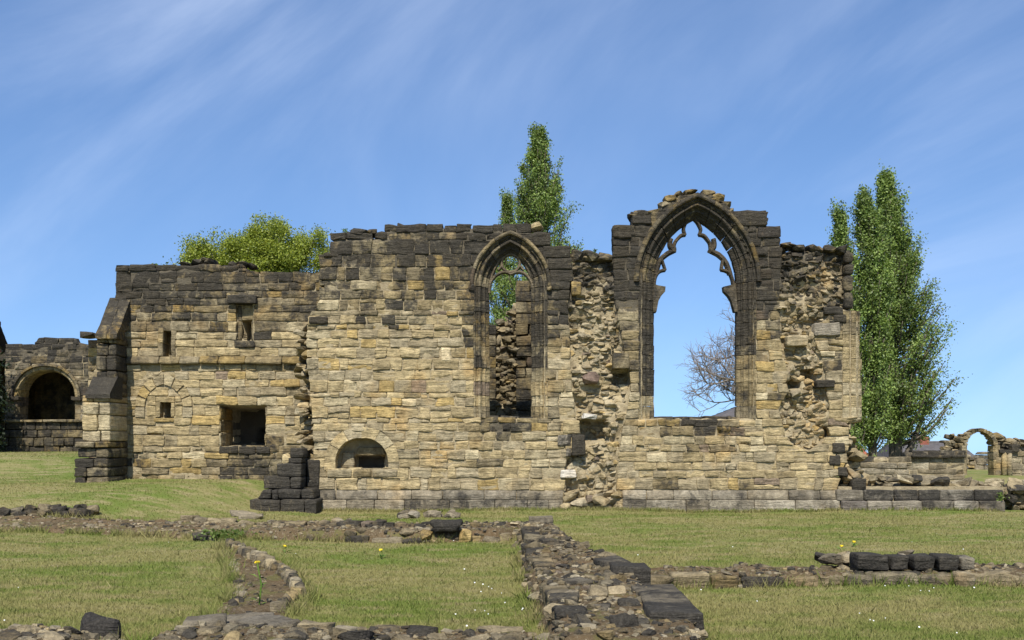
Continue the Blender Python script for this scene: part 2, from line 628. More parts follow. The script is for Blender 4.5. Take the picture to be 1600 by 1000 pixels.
def tint(soot, k=1.0, grey=0.0):
    t = np.array(TINTS[int(rng.choice(len(TINTS), p=_tw))][0]) * rng.uniform(0.9, 1.1) * k
    t = t * (1 - grey) + grey * np.array([1, 0.94, 0.84]) * t.mean()
    return (*t, float(np.clip(soot, 0, 1)))


# px helpers: a wall plane at depth Y maps photo columns and rows onto metres
class Plane:
    def __init__(self, Y):
        self.Y = Y; self.s = Y / F

    def x(self, px):
        return (px - 800) * self.s

    def z(self, py):
        return CAMZ - (py - HOR) * self.s

    def poly(self, pts):
        return [(self.x(a), self.z(b)) for a, b in pts]

    def px(self, X):
        return X / self.s + 800

    def py(self, Z):
        return HOR - (Z - CAMZ) / self.s


def intervals(mask, z, x0, x1, n=900):
    xs = np.linspace(x0, x1, n)
    m = mask(xs, np.full(n, z))
    out = []
    st = None
    for i in range(n):
        if m[i] and st is None:
            st = xs[i]
        if (not m[i] or i == n - 1) and st is not None:
            out.append((st, xs[i])); st = None
    return [t for t in out if t[1] - t[0] > 0.06]


def lay_courses(T, P, mask, rows, xr, soot_shade_f, width=(0.24, 0.53), depth=0.26, proud=0.012, gap=0.013, name='stone', parent=None,
                r=0.014, amp=0.014, strata=0.017, k=1.0, grey=0.0, dens=0.10, skip=0.0, split=0.10):
    """rows: course lines top to bottom in photo rows on plane P"""
    for a, b in zip(rows[:-1], rows[1:]):
        zt, zb = P.z(a), P.z(b)
        zm = (zt + zb) / 2
        h = zt - zb
        it = intervals(mask, zt - h * 0.12, *xr)
        ib = intervals(mask, zb + h * 0.12, *xr)
        for (xa, xb) in intervals(mask, zm, *xr):
            def match(lst, which, ref):
                best = [t[which] for t in lst if abs(t[which] - ref) < 0.30]
                return min(best, key=lambda v: abs(v - ref)) if best else ref
            xat, xbt = match(it, 0, xa), match(it, 1, xb)
            xab, xbb = match(ib, 0, xa), match(ib, 1, xb)
            cuts = [xa]
            wmin, wmax = width
            wmin *= (0.75 + h); 
            while True:
                w = rng.uniform(wmin, wmax) * rng.choice([1, 1, 1, 0.7, 1.25])
                if cuts[-1] + w > xb - 0.16:
                    break
                cuts.append(cuts[-1] + w)
            cuts.append(xb)
            n = len(cuts) - 1
            for i in range(n):
                l, rr = cuts[i], cuts[i + 1]
                lt, lb = (xat, xab) if i == 0 else (l + rng.normal(0, .006),) * 2
                rt, rb = (xbt, xbb) if i == n - 1 else (rr + rng.normal(0, .006),) * 2
                g = gap / 2
                pieces = [(zb, zt)]
                if h > 0.2 and rng.random() < split:
                    c = zb + h * rng.uniform(0.35, 0.65)
                    pieces = [(zb, c), (c, zt)]
                for (z0, z1) in pieces:
                    if rng.random() < skip:
                        continue
                    def lerp(v0, v1, z):
                        return v0 + (v1 - v0) * (z - zb) / h
                    wav = [float(vnoise(np.array([[xx * .9, zc * 7.0, 2.2]]))[0]) * .015 for xx in (l, rr) for zc in (z0, z1)]
                    dz0, dz1 = rng.normal(0, .004, 2)
                    jx = rng.normal(0, .007, 4)
                    q = [(lerp(lb, lt, z0) + g + jx[0], z0 + g + dz0 + wav[0]), (lerp(rb, rt, z0) - g + jx[1], z0 + g + dz0 + rng.normal(0, .006) + wav[2]),
                         (lerp(rb, rt, z1) - g + jx[2], z1 - g + dz1 + wav[3]), (lerp(lb, lt, z1) + g + jx[3], z1 - g + dz1 + rng.normal(0, .006) + wav[1])]
                    y0 = P.Y + rng.normal(0, proud)
                    so = float(soot_shade_f(P.px((l + rr) / 2), P.py((z0 + z1) / 2)))
                    so += rng.normal(0, 0.07) + (0.30 if rng.random() < 0.06 else 0)
                    V, fs = block_quad(q, y0, depth, r=r * rng.uniform(0.7, 1.4), amp=amp * rng.uniform(0.6, 1.7),
                                       strata=strata * rng.choice([0.3, 1, 1, 2.0]), dens=dens)
                    T.add(name, V, fs, tint(so, k, grey), parent=parent)


def core(T, P, mask, depthf, xr, zr, res, thick, soot_shade_f=None, name='wall_core', mat=None, parent=None):
    """mortared body of a wall: relief front, flat back, sides closed"""
    nx = int((xr[1] - xr[0]) / res) + 1
    nz = int((zr[1] - zr[0]) / res) + 1
    xs = np.linspace(xr[0], xr[1], nx + 1); zs = np.linspace(zr[0], zr[1], nz + 1)
    XC, ZC = np.meshgrid((xs[:-1] + xs[1:]) / 2, (zs[:-1] + zs[1:]) / 2, indexing='ij')
    keep = mask(XC.ravel(), ZC.ravel()).reshape(XC.shape)
    XV, ZV = np.meshgrid(xs, zs, indexing='ij')
    jx = n2d(XV, ZV, 9.0, 2.0) * res * 0.3; jz = n2d(XV, ZV, 9.0, 8.0) * res * 0.3
    D = depthf(XV.ravel(), ZV.ravel()).reshape(XV.shape)
    Vf = np.stack([XV + jx, P.Y + D, ZV + jz], -1).reshape(-1, 3)
    Vb = np.stack([XV + jx, np.full(XV.shape, P.Y + thick), ZV + jz], -1).reshape(-1, 3)
    W = nz + 1
    nV = len(Vf)
    fs = []
    for i, j in zip(*np.nonzero(keep)):
        a, b, c, d = i * W + j, (i + 1) * W + j, (i + 1) * W + j + 1, i * W + j + 1
        fs.append((a, b, c, d))
        fs.append((a + nV, d + nV, c + nV, b + nV))
        if i == 0 or not keep[i - 1, j]:
            fs.append((a, d, d + nV, a + nV))
        if i == nx - 1 or not keep[i + 1, j]:
            fs.append((b, b + nV, c + nV, c))
        if j == 0 or not keep[i, j - 1]:
            fs.append((a, a + nV, b + nV, b))
        if j == nz - 1 or not keep[i, j + 1]:
            fs.append((d, c, c + nV, d + nV))
    V = np.concatenate([Vf, Vb])
    F_ = np.array(fs)
    used = np.unique(F_)
    re = np.full(len(V), -1); re[used] = np.arange(len(used))
    V = V[used]; F_ = re[F_]
    C = np.tile(np.array([0.3, 0.25, 0.17, 0.1]), (len(V), 1))
    if soot_shade_f is not None:
        C[:, 3] = soot_shade_f(P.px(V[:, 0]), P.py(V[:, 2]))
    return mesh_obj(name, V, F_, mat or M_MORTAR, parent or T.root, None, False, None, C)


def rubble_zone(T, P, poly, soot_shade_f, size=(0.13, 0.34), dens=1.0, y=(0.0, 0.20), name='rubble_stone', parent=None, k=1.0, flat=0.55, depth=0.3, df=None):
    """irregular core stones packed in rough courses inside poly (metres)"""
    xs = [p[0] for p in poly]; zs = [p[1] for p in poly]
    z = min(zs)
    while z < max(zs):
        h = rng.uniform(*size) * flat
        x = min(xs) + rng.uniform(-0.1, 0.1)
        while x < max(xs):
            w = rng.uniform(*size)
            cx, cz = x + w / 2, z + h / 2 + rng.normal(0, 0.025)
            if inpoly(np.array([cx]), np.array([cz]), poly)[0]:
                so = float(soot_shade_f(P.px(cx), P.py(cz))) + rng.normal(0, 0.10)
                V, Fc = rock((w * 1.12, depth * rng.uniform(0.7, 1.3), h * rng.uniform(0.95, 1.35)), (cx, P.Y + (rng.uniform(*y) if df is None else float(df(np.array([cx]), np.array([cz]))[0]) + rng.uniform(-.10, -.01)) + depth / 2, cz),
                             (rng.normal(0, .22), rng.normal(0, .16), rng.normal(0, .3)))
                T.add(name, V, Fc, tint(so, k * rng.uniform(0.85, 1.1), 0.1), parent=parent, smooth=False)
            x += w * rng.uniform(0.85, 1.05) / dens
        z += h * rng.uniform(0.82, 1.0) / dens


# ---- pointed (or round) arch frames
class Arch:
    """opening with jambs and a two-centred head; u = distance outward from the light"""

    def __init__(self, xc, a, zs, rise, zsill):
        self.xc, self.a, self.zs, self.zsill = xc, a, zs, zsill
        self.c = (rise * rise - a * a) / (2 * a)
        self.R = self.c + a

    def head(self, side, f, u):
        u = np.asarray(u, float)
        Ru = self.R + u
        end = np.arccos(np.clip(self.c / Ru, -1, 1))        # angle swept from the springing
        th = f * end
        return (self.xc + side * (Ru * np.cos(th) - self.c), self.zs + Ru * np.sin(th))

    def mask(self, x, z, u=0.0):
        dx = np.abs(x - self.xc)
        jamb = (dx < self.a + u) & (z < self.zs) & (z > self.zsill)
        hd = (z >= self.zs) & ((dx + self.c) ** 2 + (z - self.zs) ** 2 < (self.R + u) ** 2)
        return jamb | hd


def prism_rings(rings):
    m = len(rings[0]); V = np.concatenate(rings); fs = []
    for k in range(len(rings) - 1):
        for i in range(m):
            j = (i + 1) % m
            fs.append((k * m + i, k * m + j, (k + 1) * m + j, (k + 1) * m + i))
    fs.append(tuple(range(m - 1, -1, -1)))
    fs.append(tuple((len(rings) - 1) * m + i for i in range(m)))
    return V, fs


def erode(V, amp=0.01, s=6.0):
    o = _seed[0] * 3.7; _seed[0] += 1
    return V + np.stack([vnoise(V * s + o), vnoise(V * s + o + 31), vnoise(V * s + o + 77)], 1) * amp


def moulded_jamb(T, A, P, prof, heights, side, name, parent, soot_shade_f, k=1.0, gap=0.01):
    pu = np.array([p[0] for p in prof]); pd = np.array([p[1] for p in prof])
    for z0, z1 in zip(heights[:-1], heights[1:]):
        rings = []
        n = 3
        off = rng.normal(0, 0.006)
        for t in np.linspace(z0 + gap / 2, z1 - gap / 2, n):
            rings.append(np.stack([A.xc + side * (A.a + pu + off), P.Y + pd + rng.normal(0, .002), np.full(len(pu), t)], 1))
        if side > 0:
            rings = rings[::-1]
        V, fs = prism_rings(rings)
        so = float(soot_shade_f(P.px(V[:, 0].mean()), P.py((z0 + z1) / 2))) + rng.normal(0, 0.08)
        T.add(name, erode(V, 0.010, 9), fs, tint(so, k), parent=parent, smooth=False)


def moulded_head(T, A, P, prof, nseg, side, name, parent, soot_shade_f, k=1.0, gap=0.004, sub=3, f0=0.0, f1=1.0, er=0.008):
    pu = np.array([p[0] for p in prof]); pd = np.array([p[1] for p in prof])
    fr = np.linspace(f0, f1, nseg + 1)
    for a, b in zip(fr[:-1], fr[1:]):
        rings = []
        for f in np.linspace(a + gap, b - (gap if b < 0.999 else 0), sub + 1):
            x, z = A.head(side, f, pu)
            rings.append(np.stack([x, P.Y + pd, z], 1))
        if side > 0:
            rings = rings[::-1]
        V, fs = prism_rings(rings)
        c = V.mean(0)
        so = float(soot_shade_f(P.px(c[0]), P.py(c[2]))) + rng.normal(0, 0.08)
        T.add(name, erode(V, er, 8), fs, tint(so, k), parent=parent, smooth=False)


_circ = {}


def tube(pts, rad, n=6, cap=True):
    p = np.array(pts, float)
    m = len(p)
    rad = np.full(m, rad) if np.isscalar(rad) else np.array(rad, float)
    t = np.empty_like(p)
    t[1:-1] = p[2:] - p[:-2]; t[0] = p[1] - p[0]; t[-1] = p[-1] - p[-2]
    t /= np.linalg.norm(t, axis=1)[:, None] + 1e-9
    up = np.where((np.abs(t[:, 1]) < 0.8)[:, None], np.array([0, 1.0, 0]), np.array([1.0, 0, 0]))
    a = np.stack([t[:, 1] * up[:, 2] - t[:, 2] * up[:, 1], t[:, 2] * up[:, 0] - t[:, 0] * up[:, 2], t[:, 0] * up[:, 1] - t[:, 1] * up[:, 0]], 1)
    a /= np.linalg.norm(a, axis=1)[:, None] + 1e-9
    b = np.stack([t[:, 1] * a[:, 2] - t[:, 2] * a[:, 1], t[:, 2] * a[:, 0] - t[:, 0] * a[:, 2], t[:, 0] * a[:, 1] - t[:, 1] * a[:, 0]], 1)
    an = np.linspace(0, 2 * math.pi, n, endpoint=False)
    R_ = p[:, None] + rad[:, None, None] * (np.cos(an)[None, :, None] * a[:, None] + np.sin(an)[None, :, None] * b[:, None])
    if (m, n) not in _circ:
        fs = [(k * n + i, k * n + (i + 1) % n, (k + 1) * n + (i + 1) % n, (k + 1) * n + i) for k in range(m - 1) for i in range(n)]
        fs += [tuple(range(n - 1, -1, -1)), tuple((m - 1) * n + i for i in range(n))]
        _circ[(m, n)] = fs
    return R_.reshape(-1, 3), _circ[(m, n)]


def smooth_path(pts, n=5):
    pts = [np.array(p, float) for p in pts]
    out = []
    for i in range(len(pts) - 1):
        p0 = pts[max(i - 1, 0)]; p1 = pts[i]; p2 = pts[i + 1]; p3 = pts[min(i + 2, len(pts) - 1)]
        for t in np.linspace(0, 1, n, endpoint=False):
            out.append(0.5 * ((2 * p1) + (-p0 + p2) * t + (2 * p0 - 5 * p1 + 4 * p2 - p3) * t * t + (-p0 + 3 * p1 - 3 * p2 + p3) * t ** 3))
    out.append(pts[-1])
    return out


def bar(pts, wid, y0, y1):
    """flat-faced stone bar with chamfered nose following (x,z) points"""
    p = smooth_path([np.array([a, 0, b]) for a, b in pts], 5)
    rings = []
    for i, q in enumerate(p):
        t = p[min(i + 1, len(p) - 1)] - p[max(i - 1, 0)]
        t /= np.linalg.norm(t) + 1e-9
        nrm = np.array([-t[2], 0, t[0]])
        w = wid * 0.5
        sec = [(-w, y0 + w * 1.1), (-w * .35, y0), (w * .35, y0), (w, y0 + w * 1.1), (w, y1 - w * .6), (0.0, y1), (-w, y1 - w * .6)]
        rings.append(np.array([q + nrm * a + np.array([0, b, 0]) for a, b in sec]))
    return prism_rings(rings)


def slab(poly, y0, y1):
    a = np.array([(x, y0, z) for x, z in poly]); b = np.array([(x, y1, z) for x, z in poly])
    return prism_rings([a, b])

#@@PART2
# ------------------------------------------------------------------ ground
def build_ground():
    def axis(lo, hi, step, far):
        a = list(np.arange(lo, hi + 1e-6, step))
        s = step; v = a[-1]
        while v < far:
            s *= 1.22; v += s; a.append(v)
        s = step; v = a[0]
        while v > -far:
            s *= 1.22; v -= s; a.insert(0, v)
        return np.array(a)
    xs = axis(-13, 13, 0.13, 2500); ys = axis(6, 29, 0.13, 2500)
    X, Y = np.meshgrid(xs, ys, indexing='ij')
    Z = gz(X.ravel(), Y.ravel()).reshape(X.shape)
    V = np.stack([X, Y, Z], -1).reshape(-1, 3)
    W = len(ys)
    i, j = np.meshgrid(np.arange(len(xs) - 1), np.arange(W - 1), indexing='ij')
    a = (i * W + j).ravel()
    Fc = np.stack([a, a + W, a + W + 1, a + 1], 1)
    o = mesh_obj('ground', V, Fc, M_GROUND, None, None, True, np.zeros(3))
    o['kind'] = 'structure'
    o['label'] = 'sunlit lawn of short patchy green and straw grass'


build_ground()

# ------------------------------------------------------------------ main ruined wall with two pointed windows
PM = Plane(24.8)
MAIN = Thing('ruined_wall', (2.0, 24.8, 0.0), 'tall ruined sandstone church wall with two pointed windows and jagged top', 'ruin wall')


def gauss(px, py, cx, cy, sx, sy):
    return np.exp(-((px - cx) / sx) ** 2 - ((py - cy) / sy) ** 2)


def soot_and_shade_main(px, py):
    px = np.asarray(px, float); py = np.asarray(py, float)
    s = 0.12 + 0.57 * S(-py, -570, -375) + 0.06 * S(-py, -400, -365) + (.06 + .08 * S(-py, -560, -480)) * n2d(px, py, .012, 3.0) + (.05 + .06 * S(-py, -560, -480)) * n2d(px, py, .035, 7.0) + np.where((px > 551) & (px < 597) & (py > 711) & (py < 734), .7, 0)  # last term paints shade into the slot of the arched recess
    s = s + 0.34 * S(px, 722, 742) * S(-px, -880, -850) * S(-py, -680, -520)
    s = s + 0.62 * gauss(px, py, 790, 668, 62, 18)
    s = s + 0.60 * gauss(px, py, 1085, 664, 80, 14) + 0.22 * gauss(px, py, 1080, 705, 70, 22)
    s = s + 0.30 * S(px, 950, 965) * S(-px, -1030, -1005) * S(-py, -660, -520)
    s = s + 0.34 * S(px, 1140, 1155) * S(-px, -1230, -1200) * S(-py, -640, -470)
    s = s + 0.28 * gauss(px, py, 880, 470, 26, 90)
    s = s + 0.30 * S(px, 1290, 1305) * gauss(px, py, 1330, 530, 60, 70)
    s = s + 0.16 * S(py, 760, 768)
    s = s - 0.10 * S(-px, -720, -640) * S(py, 500, 560)
    s = s + 0.10 * gauss(px, py, 900, 700, 25, 25)
    return np.clip(s, 0, 0.86)


main_outline = [(498, 397), (515, 397), (515, 363), (600, 363), (600, 350), (830, 350), (830, 363), (860, 363), (860, 380), (893, 380), (893, 398),
                (957, 398), (957, 350), (985, 350), (985, 336), (1018, 336), (1040, 318), (1060, 305), (1087, 299), (1112, 305), (1132, 316), (1148, 330),
                (1200, 330), (1200, 353), (1220, 353), (1220, 384), (1332, 388), (1332, 480), (1348, 500), (1350, 660), (1326, 662), (1328, 700), (1318, 735),
                (1308, 766), (1308, 800), (490, 800), (488, 660), (478, 560), (480, 495), (498, 470)]
MO = PM.poly(main_outline)
BIG = Arch(PM.x(1090), 65 * PM.s, PM.z(440), 102 * PM.s, PM.z(655))
SML = Arch(PM.x(797.5), 33 * PM.s, PM.z(447), 54 * PM.s, PM.z(655))
NICHE = Arch(PM.x(565), 41 * PM.s, PM.z(722), 37 * PM.s, PM.z(735))
rub1 = PM.poly([(893, 398), (957, 398), (960, 470), (978, 560), (985, 600), (976, 660), (968, 700), (960, 800), (882, 800), (884, 720), (908, 690), (898, 640), (893, 600), (888, 500)])
rub2 = PM.poly([(1222, 384), (1334, 388), (1332, 482), (1300, 486), (1268, 522), (1285, 560), (1296, 640), (1290, 690), (1262, 705), (1232, 690), (1216, 640), (1240, 600), (1222, 555), (1218, 470)])
rub3 = PM.poly([(464, 500), (497, 494), (488, 560), (482, 600), (487, 640), (484, 712), (462, 712), (466, 640), (458, 590)])
HOLES = [PM.poly([(904, 655), (952, 657), (950, 690), (906, 690)]), PM.poly([(957, 578), (984, 578), (984, 602), (957, 602)]),
         PM.poly([(1228, 596), (1252, 590), (1254, 606), (1230, 608)]), PM.poly([(1252, 578), (1280, 574), (1280, 594), (1254, 592)]),
         PM.poly([(1286, 668), (1297, 668), (1297, 682), (1286, 682)])]


def mask_stone(x, z):
    m = inpoly(x, z, MO)
    m &= ~BIG.mask(x, z, 26.5 * PM.s) & ~SML.mask(x, z, 24.5 * PM.s) & ~NICHE.mask(x, z, 16 * PM.s)
    m &= ~(inpoly(x, z, rub1) | inpoly(x, z, rub2))
    for h in HOLES:
        m &= ~inpoly(x, z, h)
    m &= ~((x > PM.x(1316)) & (z > PM.z(664)) & (z < PM.z(484)))
    m &= ~((x > PM.x(855)) & (x < PM.x(893.5)) & (z > PM.z(440)))
    return m


def mask_core(x, z):
    m = inpoly(x, z, MO)
    e = 0.12
    for dx, dz in ((e, 0), (-e, 0), (0, e)):
        m &= inpoly(x + dx, z + dz, MO)
    return m & ~BIG.mask(x, z, 23.5 * PM.s) & ~SML.mask(x, z, 21.5 * PM.s)


def depth_main(x, z):
    d = 0.029 + 0.010 * n2d(x, z, 6, 1)
    r = inpoly(x, z, rub1) | inpoly(x, z, rub2)
    d = np.where(r, 0.17 + 0.13 * n2d(x, z, 2.6, 4) + 0.06 * n2d(x, z, 8, 2), d)
    for h in HOLES:
        d = np.where(inpoly(x, z, h), 0.62, d)
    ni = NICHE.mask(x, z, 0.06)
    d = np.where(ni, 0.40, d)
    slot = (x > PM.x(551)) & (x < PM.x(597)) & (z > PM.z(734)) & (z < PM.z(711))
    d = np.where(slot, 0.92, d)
    d = np.where(z < PM.z(768), d - 0.03, d)
    return d


core(MAIN, PM, mask_core, depth_main, (PM.x(476), PM.x(1352)), (-0.12, PM.z(296)), 0.075, 1.05, soot_and_shade_main)

rows_main = [330, 350, 363, 375, 397, 417, 438, 453, 468, 485, 493, 507, 515, 528, 543, 560, 578, 594, 613, 621, 635, 653, 661, 674, 690, 703, 717, 731, 747, 766]
rowsA = [r for r in rows_main if r >= 350]
lay_courses(MAIN, PM, lambda x, z: mask_stone(x, z) & (x < PM.x(905)), rowsA, (PM.x(470), PM.x(905)), soot_and_shade_main, split=0.07)
rowsB = [303, 317, 330, 352, 370, 384, 402, 420, 437, 455, 470, 486, 500, 516, 531, 548, 563, 580, 598, 613, 626, 640, 655, 666, 681, 695, 706, 722, 734, 747, 766]
lay_courses(MAIN, PM, lambda x, z: mask_stone(x, z) & (x >= PM.x(905)), rowsB, (PM.x(905), PM.x(1356)), soot_and_shade_main, split=0.07)
# stacked dark quoins between the small window and the torn gap
z_rows = [363, 384, 403, 421, 440]
for i, (a, b) in enumerate(zip(z_rows[:-1], z_rows[1:])):
    xl = [836, 848, 856, 858][i]; xr_ = [861, 891, 893, 895][i]
    if i == 0:
        V, fs = block_quad([(PM.x(833), PM.z(b - .5)), (PM.x(861), PM.z(b - .5)), (PM.x(861), PM.z(a)), (PM.x(833), PM.z(a))], PM.Y - .02, .5)
        MAIN.add('stone', V, fs, tint(0.85))
    else:
        V, fs = block_quad([(PM.x(xl), PM.z(b - .5)), (PM.x(xr_), PM.z(b - .5)), (PM.x(xr_), PM.z(a + .5)), (PM.x(xl), PM.z(a + .5))], PM.Y - .03, .5)
        MAIN.add('stone', V, fs, tint(0.80))
# chamfered plinth, two courses
for (a, b, out) in ((766, 781, 0.07), (781, 805, 0.12)):
    x = 490
    while x < 1310:
        w = rng.uniform(30, 75)
        x2 = min(x + w, 1310)
        if x < 880 < x2 + 15:
            x2 = 880
        if 880 <= x < 972:
            x = 972; continue
        if 1310 - x2 < 20:
            x2 = 1310
        if True:
            P0, fs = block_quad([(PM.x(x) + .005, PM.z(b)), (PM.x(x2) - .005, PM.z(b)), (PM.x(x2) - .005, PM.z(a)), (PM.x(x) + .005, PM.z(a))], PM.Y - out - rng.uniform(0, .01), 0.4, r=0.02, amp=0.006, strata=0.004)
            if a == 766:
                t = np.clip((P0[:, 2] - PM.z(774)) / (PM.z(766) - PM.z(774)), 0, 1)
                fr = P0[:, 1] < PM.Y + 0.1
                P0[:, 1] += np.where(fr, t * 0.07, 0)
            MAIN.add('plinth_stone', P0, fs, tint(0.40 + rng.normal(0, .08), 0.92, 0.45))
        x = x2

# torn rubble faces
rubble_zone(MAIN, PM, rub1, lambda a, b: soot_and_shade_main(a, b) - 0.06, (0.08, 0.27), 1.15, (-0.02, 0.12), k=1.0, df=depth_main)
rubble_zone(MAIN, PM, rub2, lambda a, b: soot_and_shade_main(a, b) - 0.02, (0.08, 0.26), 1.18, (0.0, 0.12), k=0.96, df=depth_main)
rubble_zone(MAIN, PM, rub3, lambda a, b: soot_and_shade_main(a, b) + 0.12, (0.14, 0.34), 1.15, (0.1, 0.6), k=0.95, depth=0.5)
rubble_zone(MAIN, PM, PM.poly([(1296, 655), (1330, 662), (1345, 700), (1350, 735), (1352, 767), (1312, 767), (1318, 735), (1330, 700)]),
            lambda a, b: 0.28, (0.14, 0.32), 1.1, (-0.05, 0.5), depth=0.5)
rubble_zone(MAIN, PM, PM.poly([(880, 768), (972, 768), (972, 800), (880, 800)]), lambda a, b: 0.1, (0.18, 0.42), 1.1, (-0.22, 0.0), depth=0.4)
# single stones one can pick out
def pick(a, b, c, d, soot, y=-0.06, dep=0.5, k=1.0, grey=0.0, name='stone', T=MAIN, P=PM, r=0.03):
    V, fs = block_quad([(P.x(a), P.z(d)), (P.x(b), P.z(d)), (P.x(b), P.z(c)), (P.x(a), P.z(c))], P.Y + y, dep, r=r)
    T.add(name, V, fs, tint(soot, k, grey), prio=1.0)


pick(893, 914, 679, 712, 0.85, -0.16); pick(957, 983, 552, 577, 0.55, -0.12); pick(893, 908, 440, 462, 0.4, -0.05)
pick(876, 900, 733, 747, 0.0, -0.05, k=1.7, grey=0.8)
pick(880, 906, 656, 679, 0.15, -0.05); pick(872, 893, 679, 697, 0.6, -0.04, k=1.3, grey=.7); pick(884, 893, 697, 713, 0.6, -0.03, k=1.3, grey=.7)
V, Fc = rock((0.34, 0.4, 0.13), (PM.x(921), PM.Y + 0.08, PM.z(650)), (0.1, 0.05, 0.1)); MAIN.add('stone', V, Fc, (0.6, 0.56, 0.47, 0.1), smooth=False, prio=1)
V, Fc = rock((0.42, 0.4, 0.30), (PM.x(922), PM.Y + 0.10, PM.z(590)), (0.1, 0.05, 0.1)); MAIN.add('stone', V, Fc, (0.24, 0.17, 0.13, 0.3), smooth=False, prio=1)
pick(1272, 1312, 504, 524, 0.15, -0.05, k=0.9, grey=.6); pick(1288, 1318, 479, 492, 0.8, -0.04); pick(1302, 1322, 492, 504, 0.8, -0.03)
pick(1228, 1262, 524, 541, 0.05, -0.10, k=.95, grey=.2); pick(1275, 1304, 594, 606, 0.7, -0.08)
pick(1300, 1320, 692, 708, 0.85, -0.04); pick(1296, 1313, 710, 727, 0.8, -0.03); pick(1309, 1325, 730, 745, 0.85, -0.03); pick(1330, 1352, 747, 765, 0.85, -0.1)
pick(484, 512, 494, 507, 0.82, -0.06, .6); pick(506, 530, 395, 402, .7, -.02)
pick(690, 704, 543, 565, -0.2, -.012, .3, k=1.55, grey=.2)
# far right end: engaged shafts of a lost window jamb
jamb_r = empty('broken_window_jamb', (PM.x(1333), PM.Y, PM.z(660)), MAIN.root)
zz = [485, 504, 522, 541, 560, 578, 598, 617, 636, 656]
for a, b in zip(zz[:-1], zz[1:]):
    x0, x1 = PM.x(1317), PM.x(1347 + rng.uniform(-2, 3))
    prof = [(x0, 0.0), (x0 + .14, 0.0), (x0 + .18, .05), (x0 + .20, .01), (x0 + .25, -.015), (x0 + .30, .01), (x0 + .32, .06), (x0 + .36, .03),
            (x0 + .40, .06), (x1, .14), (x1 + 0.02, .5), (x0, .5)]
    rings = [np.array([(x, PM.Y + y, z) for x, y in prof]) for z in np.linspace(PM.z(b) + .006, PM.z(a) - .006, 3)]
    V, fs = prism_rings(rings[::-1])
    MAIN.add('jamb_stone', erode(V, .012, 8), fs, tint(float(soot_and_shade_main(1333, (a + b) / 2)) + rng.normal(0, .07)), parent=jamb_r, smooth=False)
V, Fc = rock((0.75, 0.5, 0.16), (PM.x(1326), PM.Y + 0.2, PM.z(656)), (0, 0, 0)); MAIN.add('jamb_stone', V, Fc, tint(0.2), parent=jamb_r, smooth=False)
# shaft continuing up the broken corner
for a, b in ((394, 412), (412, 430), (430, 456), (456, 482)):
    V, fs = block_quad([(PM.x(1321), PM.z(b) + .01), (PM.x(1335), PM.z(b) + .01), (PM.x(1335), PM.z(a)), (PM.x(1321), PM.z(a))], PM.Y + .02, .45, r=.07)
    MAIN.add('jamb_stone', V, fs, tint(.62), parent=jamb_r)

# rough stones left on top
for (px, py, w, h, so) in ((530, 371, 30, 9, .8), (560, 362, 26, 9, .75), (578, 360, 16, 8, .7), (903, 398, 22, 16, .6), (925, 397, 26, 16, .65), (945, 399, 26, 16, .6),
                           (838, 352, 20, 12, .35), (1020, 330, 22, 10, .45), (1040, 319, 18, 9, .5), (1048, 309, 16, 8, .5), (1064, 303, 18, 8, .5),
                           (1108, 301, 20, 8, .55), (1125, 308, 18, 9, .55), (1136, 318, 16, 9, .5), (1142, 327, 14, 9, .5), (1080, 299, 18, 6, .5),
                           (1232, 381, 14, 9, .6), (1250, 386, 18, 8, .6), (1275, 386, 20, 9, .65), (1300, 387, 18, 9, .6), (1318, 389, 18, 10, .6), (1240, 380, 16, 8, .7),
                           (1005, 333, 26, 9, .7), (990, 335, 14, 9, .7)):
    V, Fc = rock((w * PM.s * 1.15, 0.55, h * PM.s * 1.3), (PM.x(px), PM.Y + 0.25, PM.z(py)), (rng.normal(0, .05), rng.normal(0, .06), rng.normal(0, .1)))
    MAIN.add('coping_stone', V, Fc, tint(so), smooth=False)
for (a, b, c, d) in ((1146, 1199, 329, 353), (1184, 1219, 354, 371), (958, 986, 351, 372), (987, 1018, 337, 350)):
    pick(a, b, c, d, 0.86, -0.03, 0.55, name='coping_stone')

# --- the large window
wl = empty('large_window', (BIG.xc, PM.Y, BIG.zsill), MAIN.root)
prof_big = [(.392, .012), (.345, .012), (.335, .05), (.305, .065), (.285, .035), (.25, .03), (.225, .06), (.22, .11), (.175, .15), (.13, .16), (.12, .20),
            (.095, .215), (.08, .26), (.04, .285), (.0, .33), (.0, .50), (.10, .62), (.392, .75)]
jh = [BIG.zsill]
while jh[-1] < BIG.zs - .3:
    jh.append(jh[-1] + rng.uniform(.2, .34))
jh[-1] = BIG.zs
soot_jamb = lambda a, b: np.clip(soot_and_shade_main(a, b) + 0.33, 0, .8)
soot_head = lambda a, b: 0.74
for side in (-1, 1):
    moulded_jamb(MAIN, BIG, PM, prof_big, jh, side, 'jamb_stone', wl, soot_jamb)
    moulded_head(MAIN, BIG, PM, prof_big, 7, side, 'voussoir', wl, soot_head, sub=4)
    hood = [(.385, .10), (.385, -.02), (.40, -.075), (.43, -.09), (.475, -.075), (.505, -.02), (.505, .10)]
    moulded_head(MAIN, BIG, PM, hood, 6, side, 'hood_mould', wl, lambda a, b: 0.6, sub=4, gap=.001, k=.7)
# window sill
for a, b, x0, x1 in ((650, 659, 1024, 1054), (650, 659, 1055, 1077), (650, 659, 1078, 1099), (650, 659, 1100, 1138), (651, 660, 1139, 1158)):
    V, fs = block_quad([(PM.x(x0), PM.z(b)), (PM.x(x1) - .01, PM.z(b)), (PM.x(x1) - .01, PM.z(a)), (PM.x(x0), PM.z(a))], PM.Y + .06, .75, r=.03)
    MAIN.add('sill_stone', V, fs, tint(.72), parent=wl)


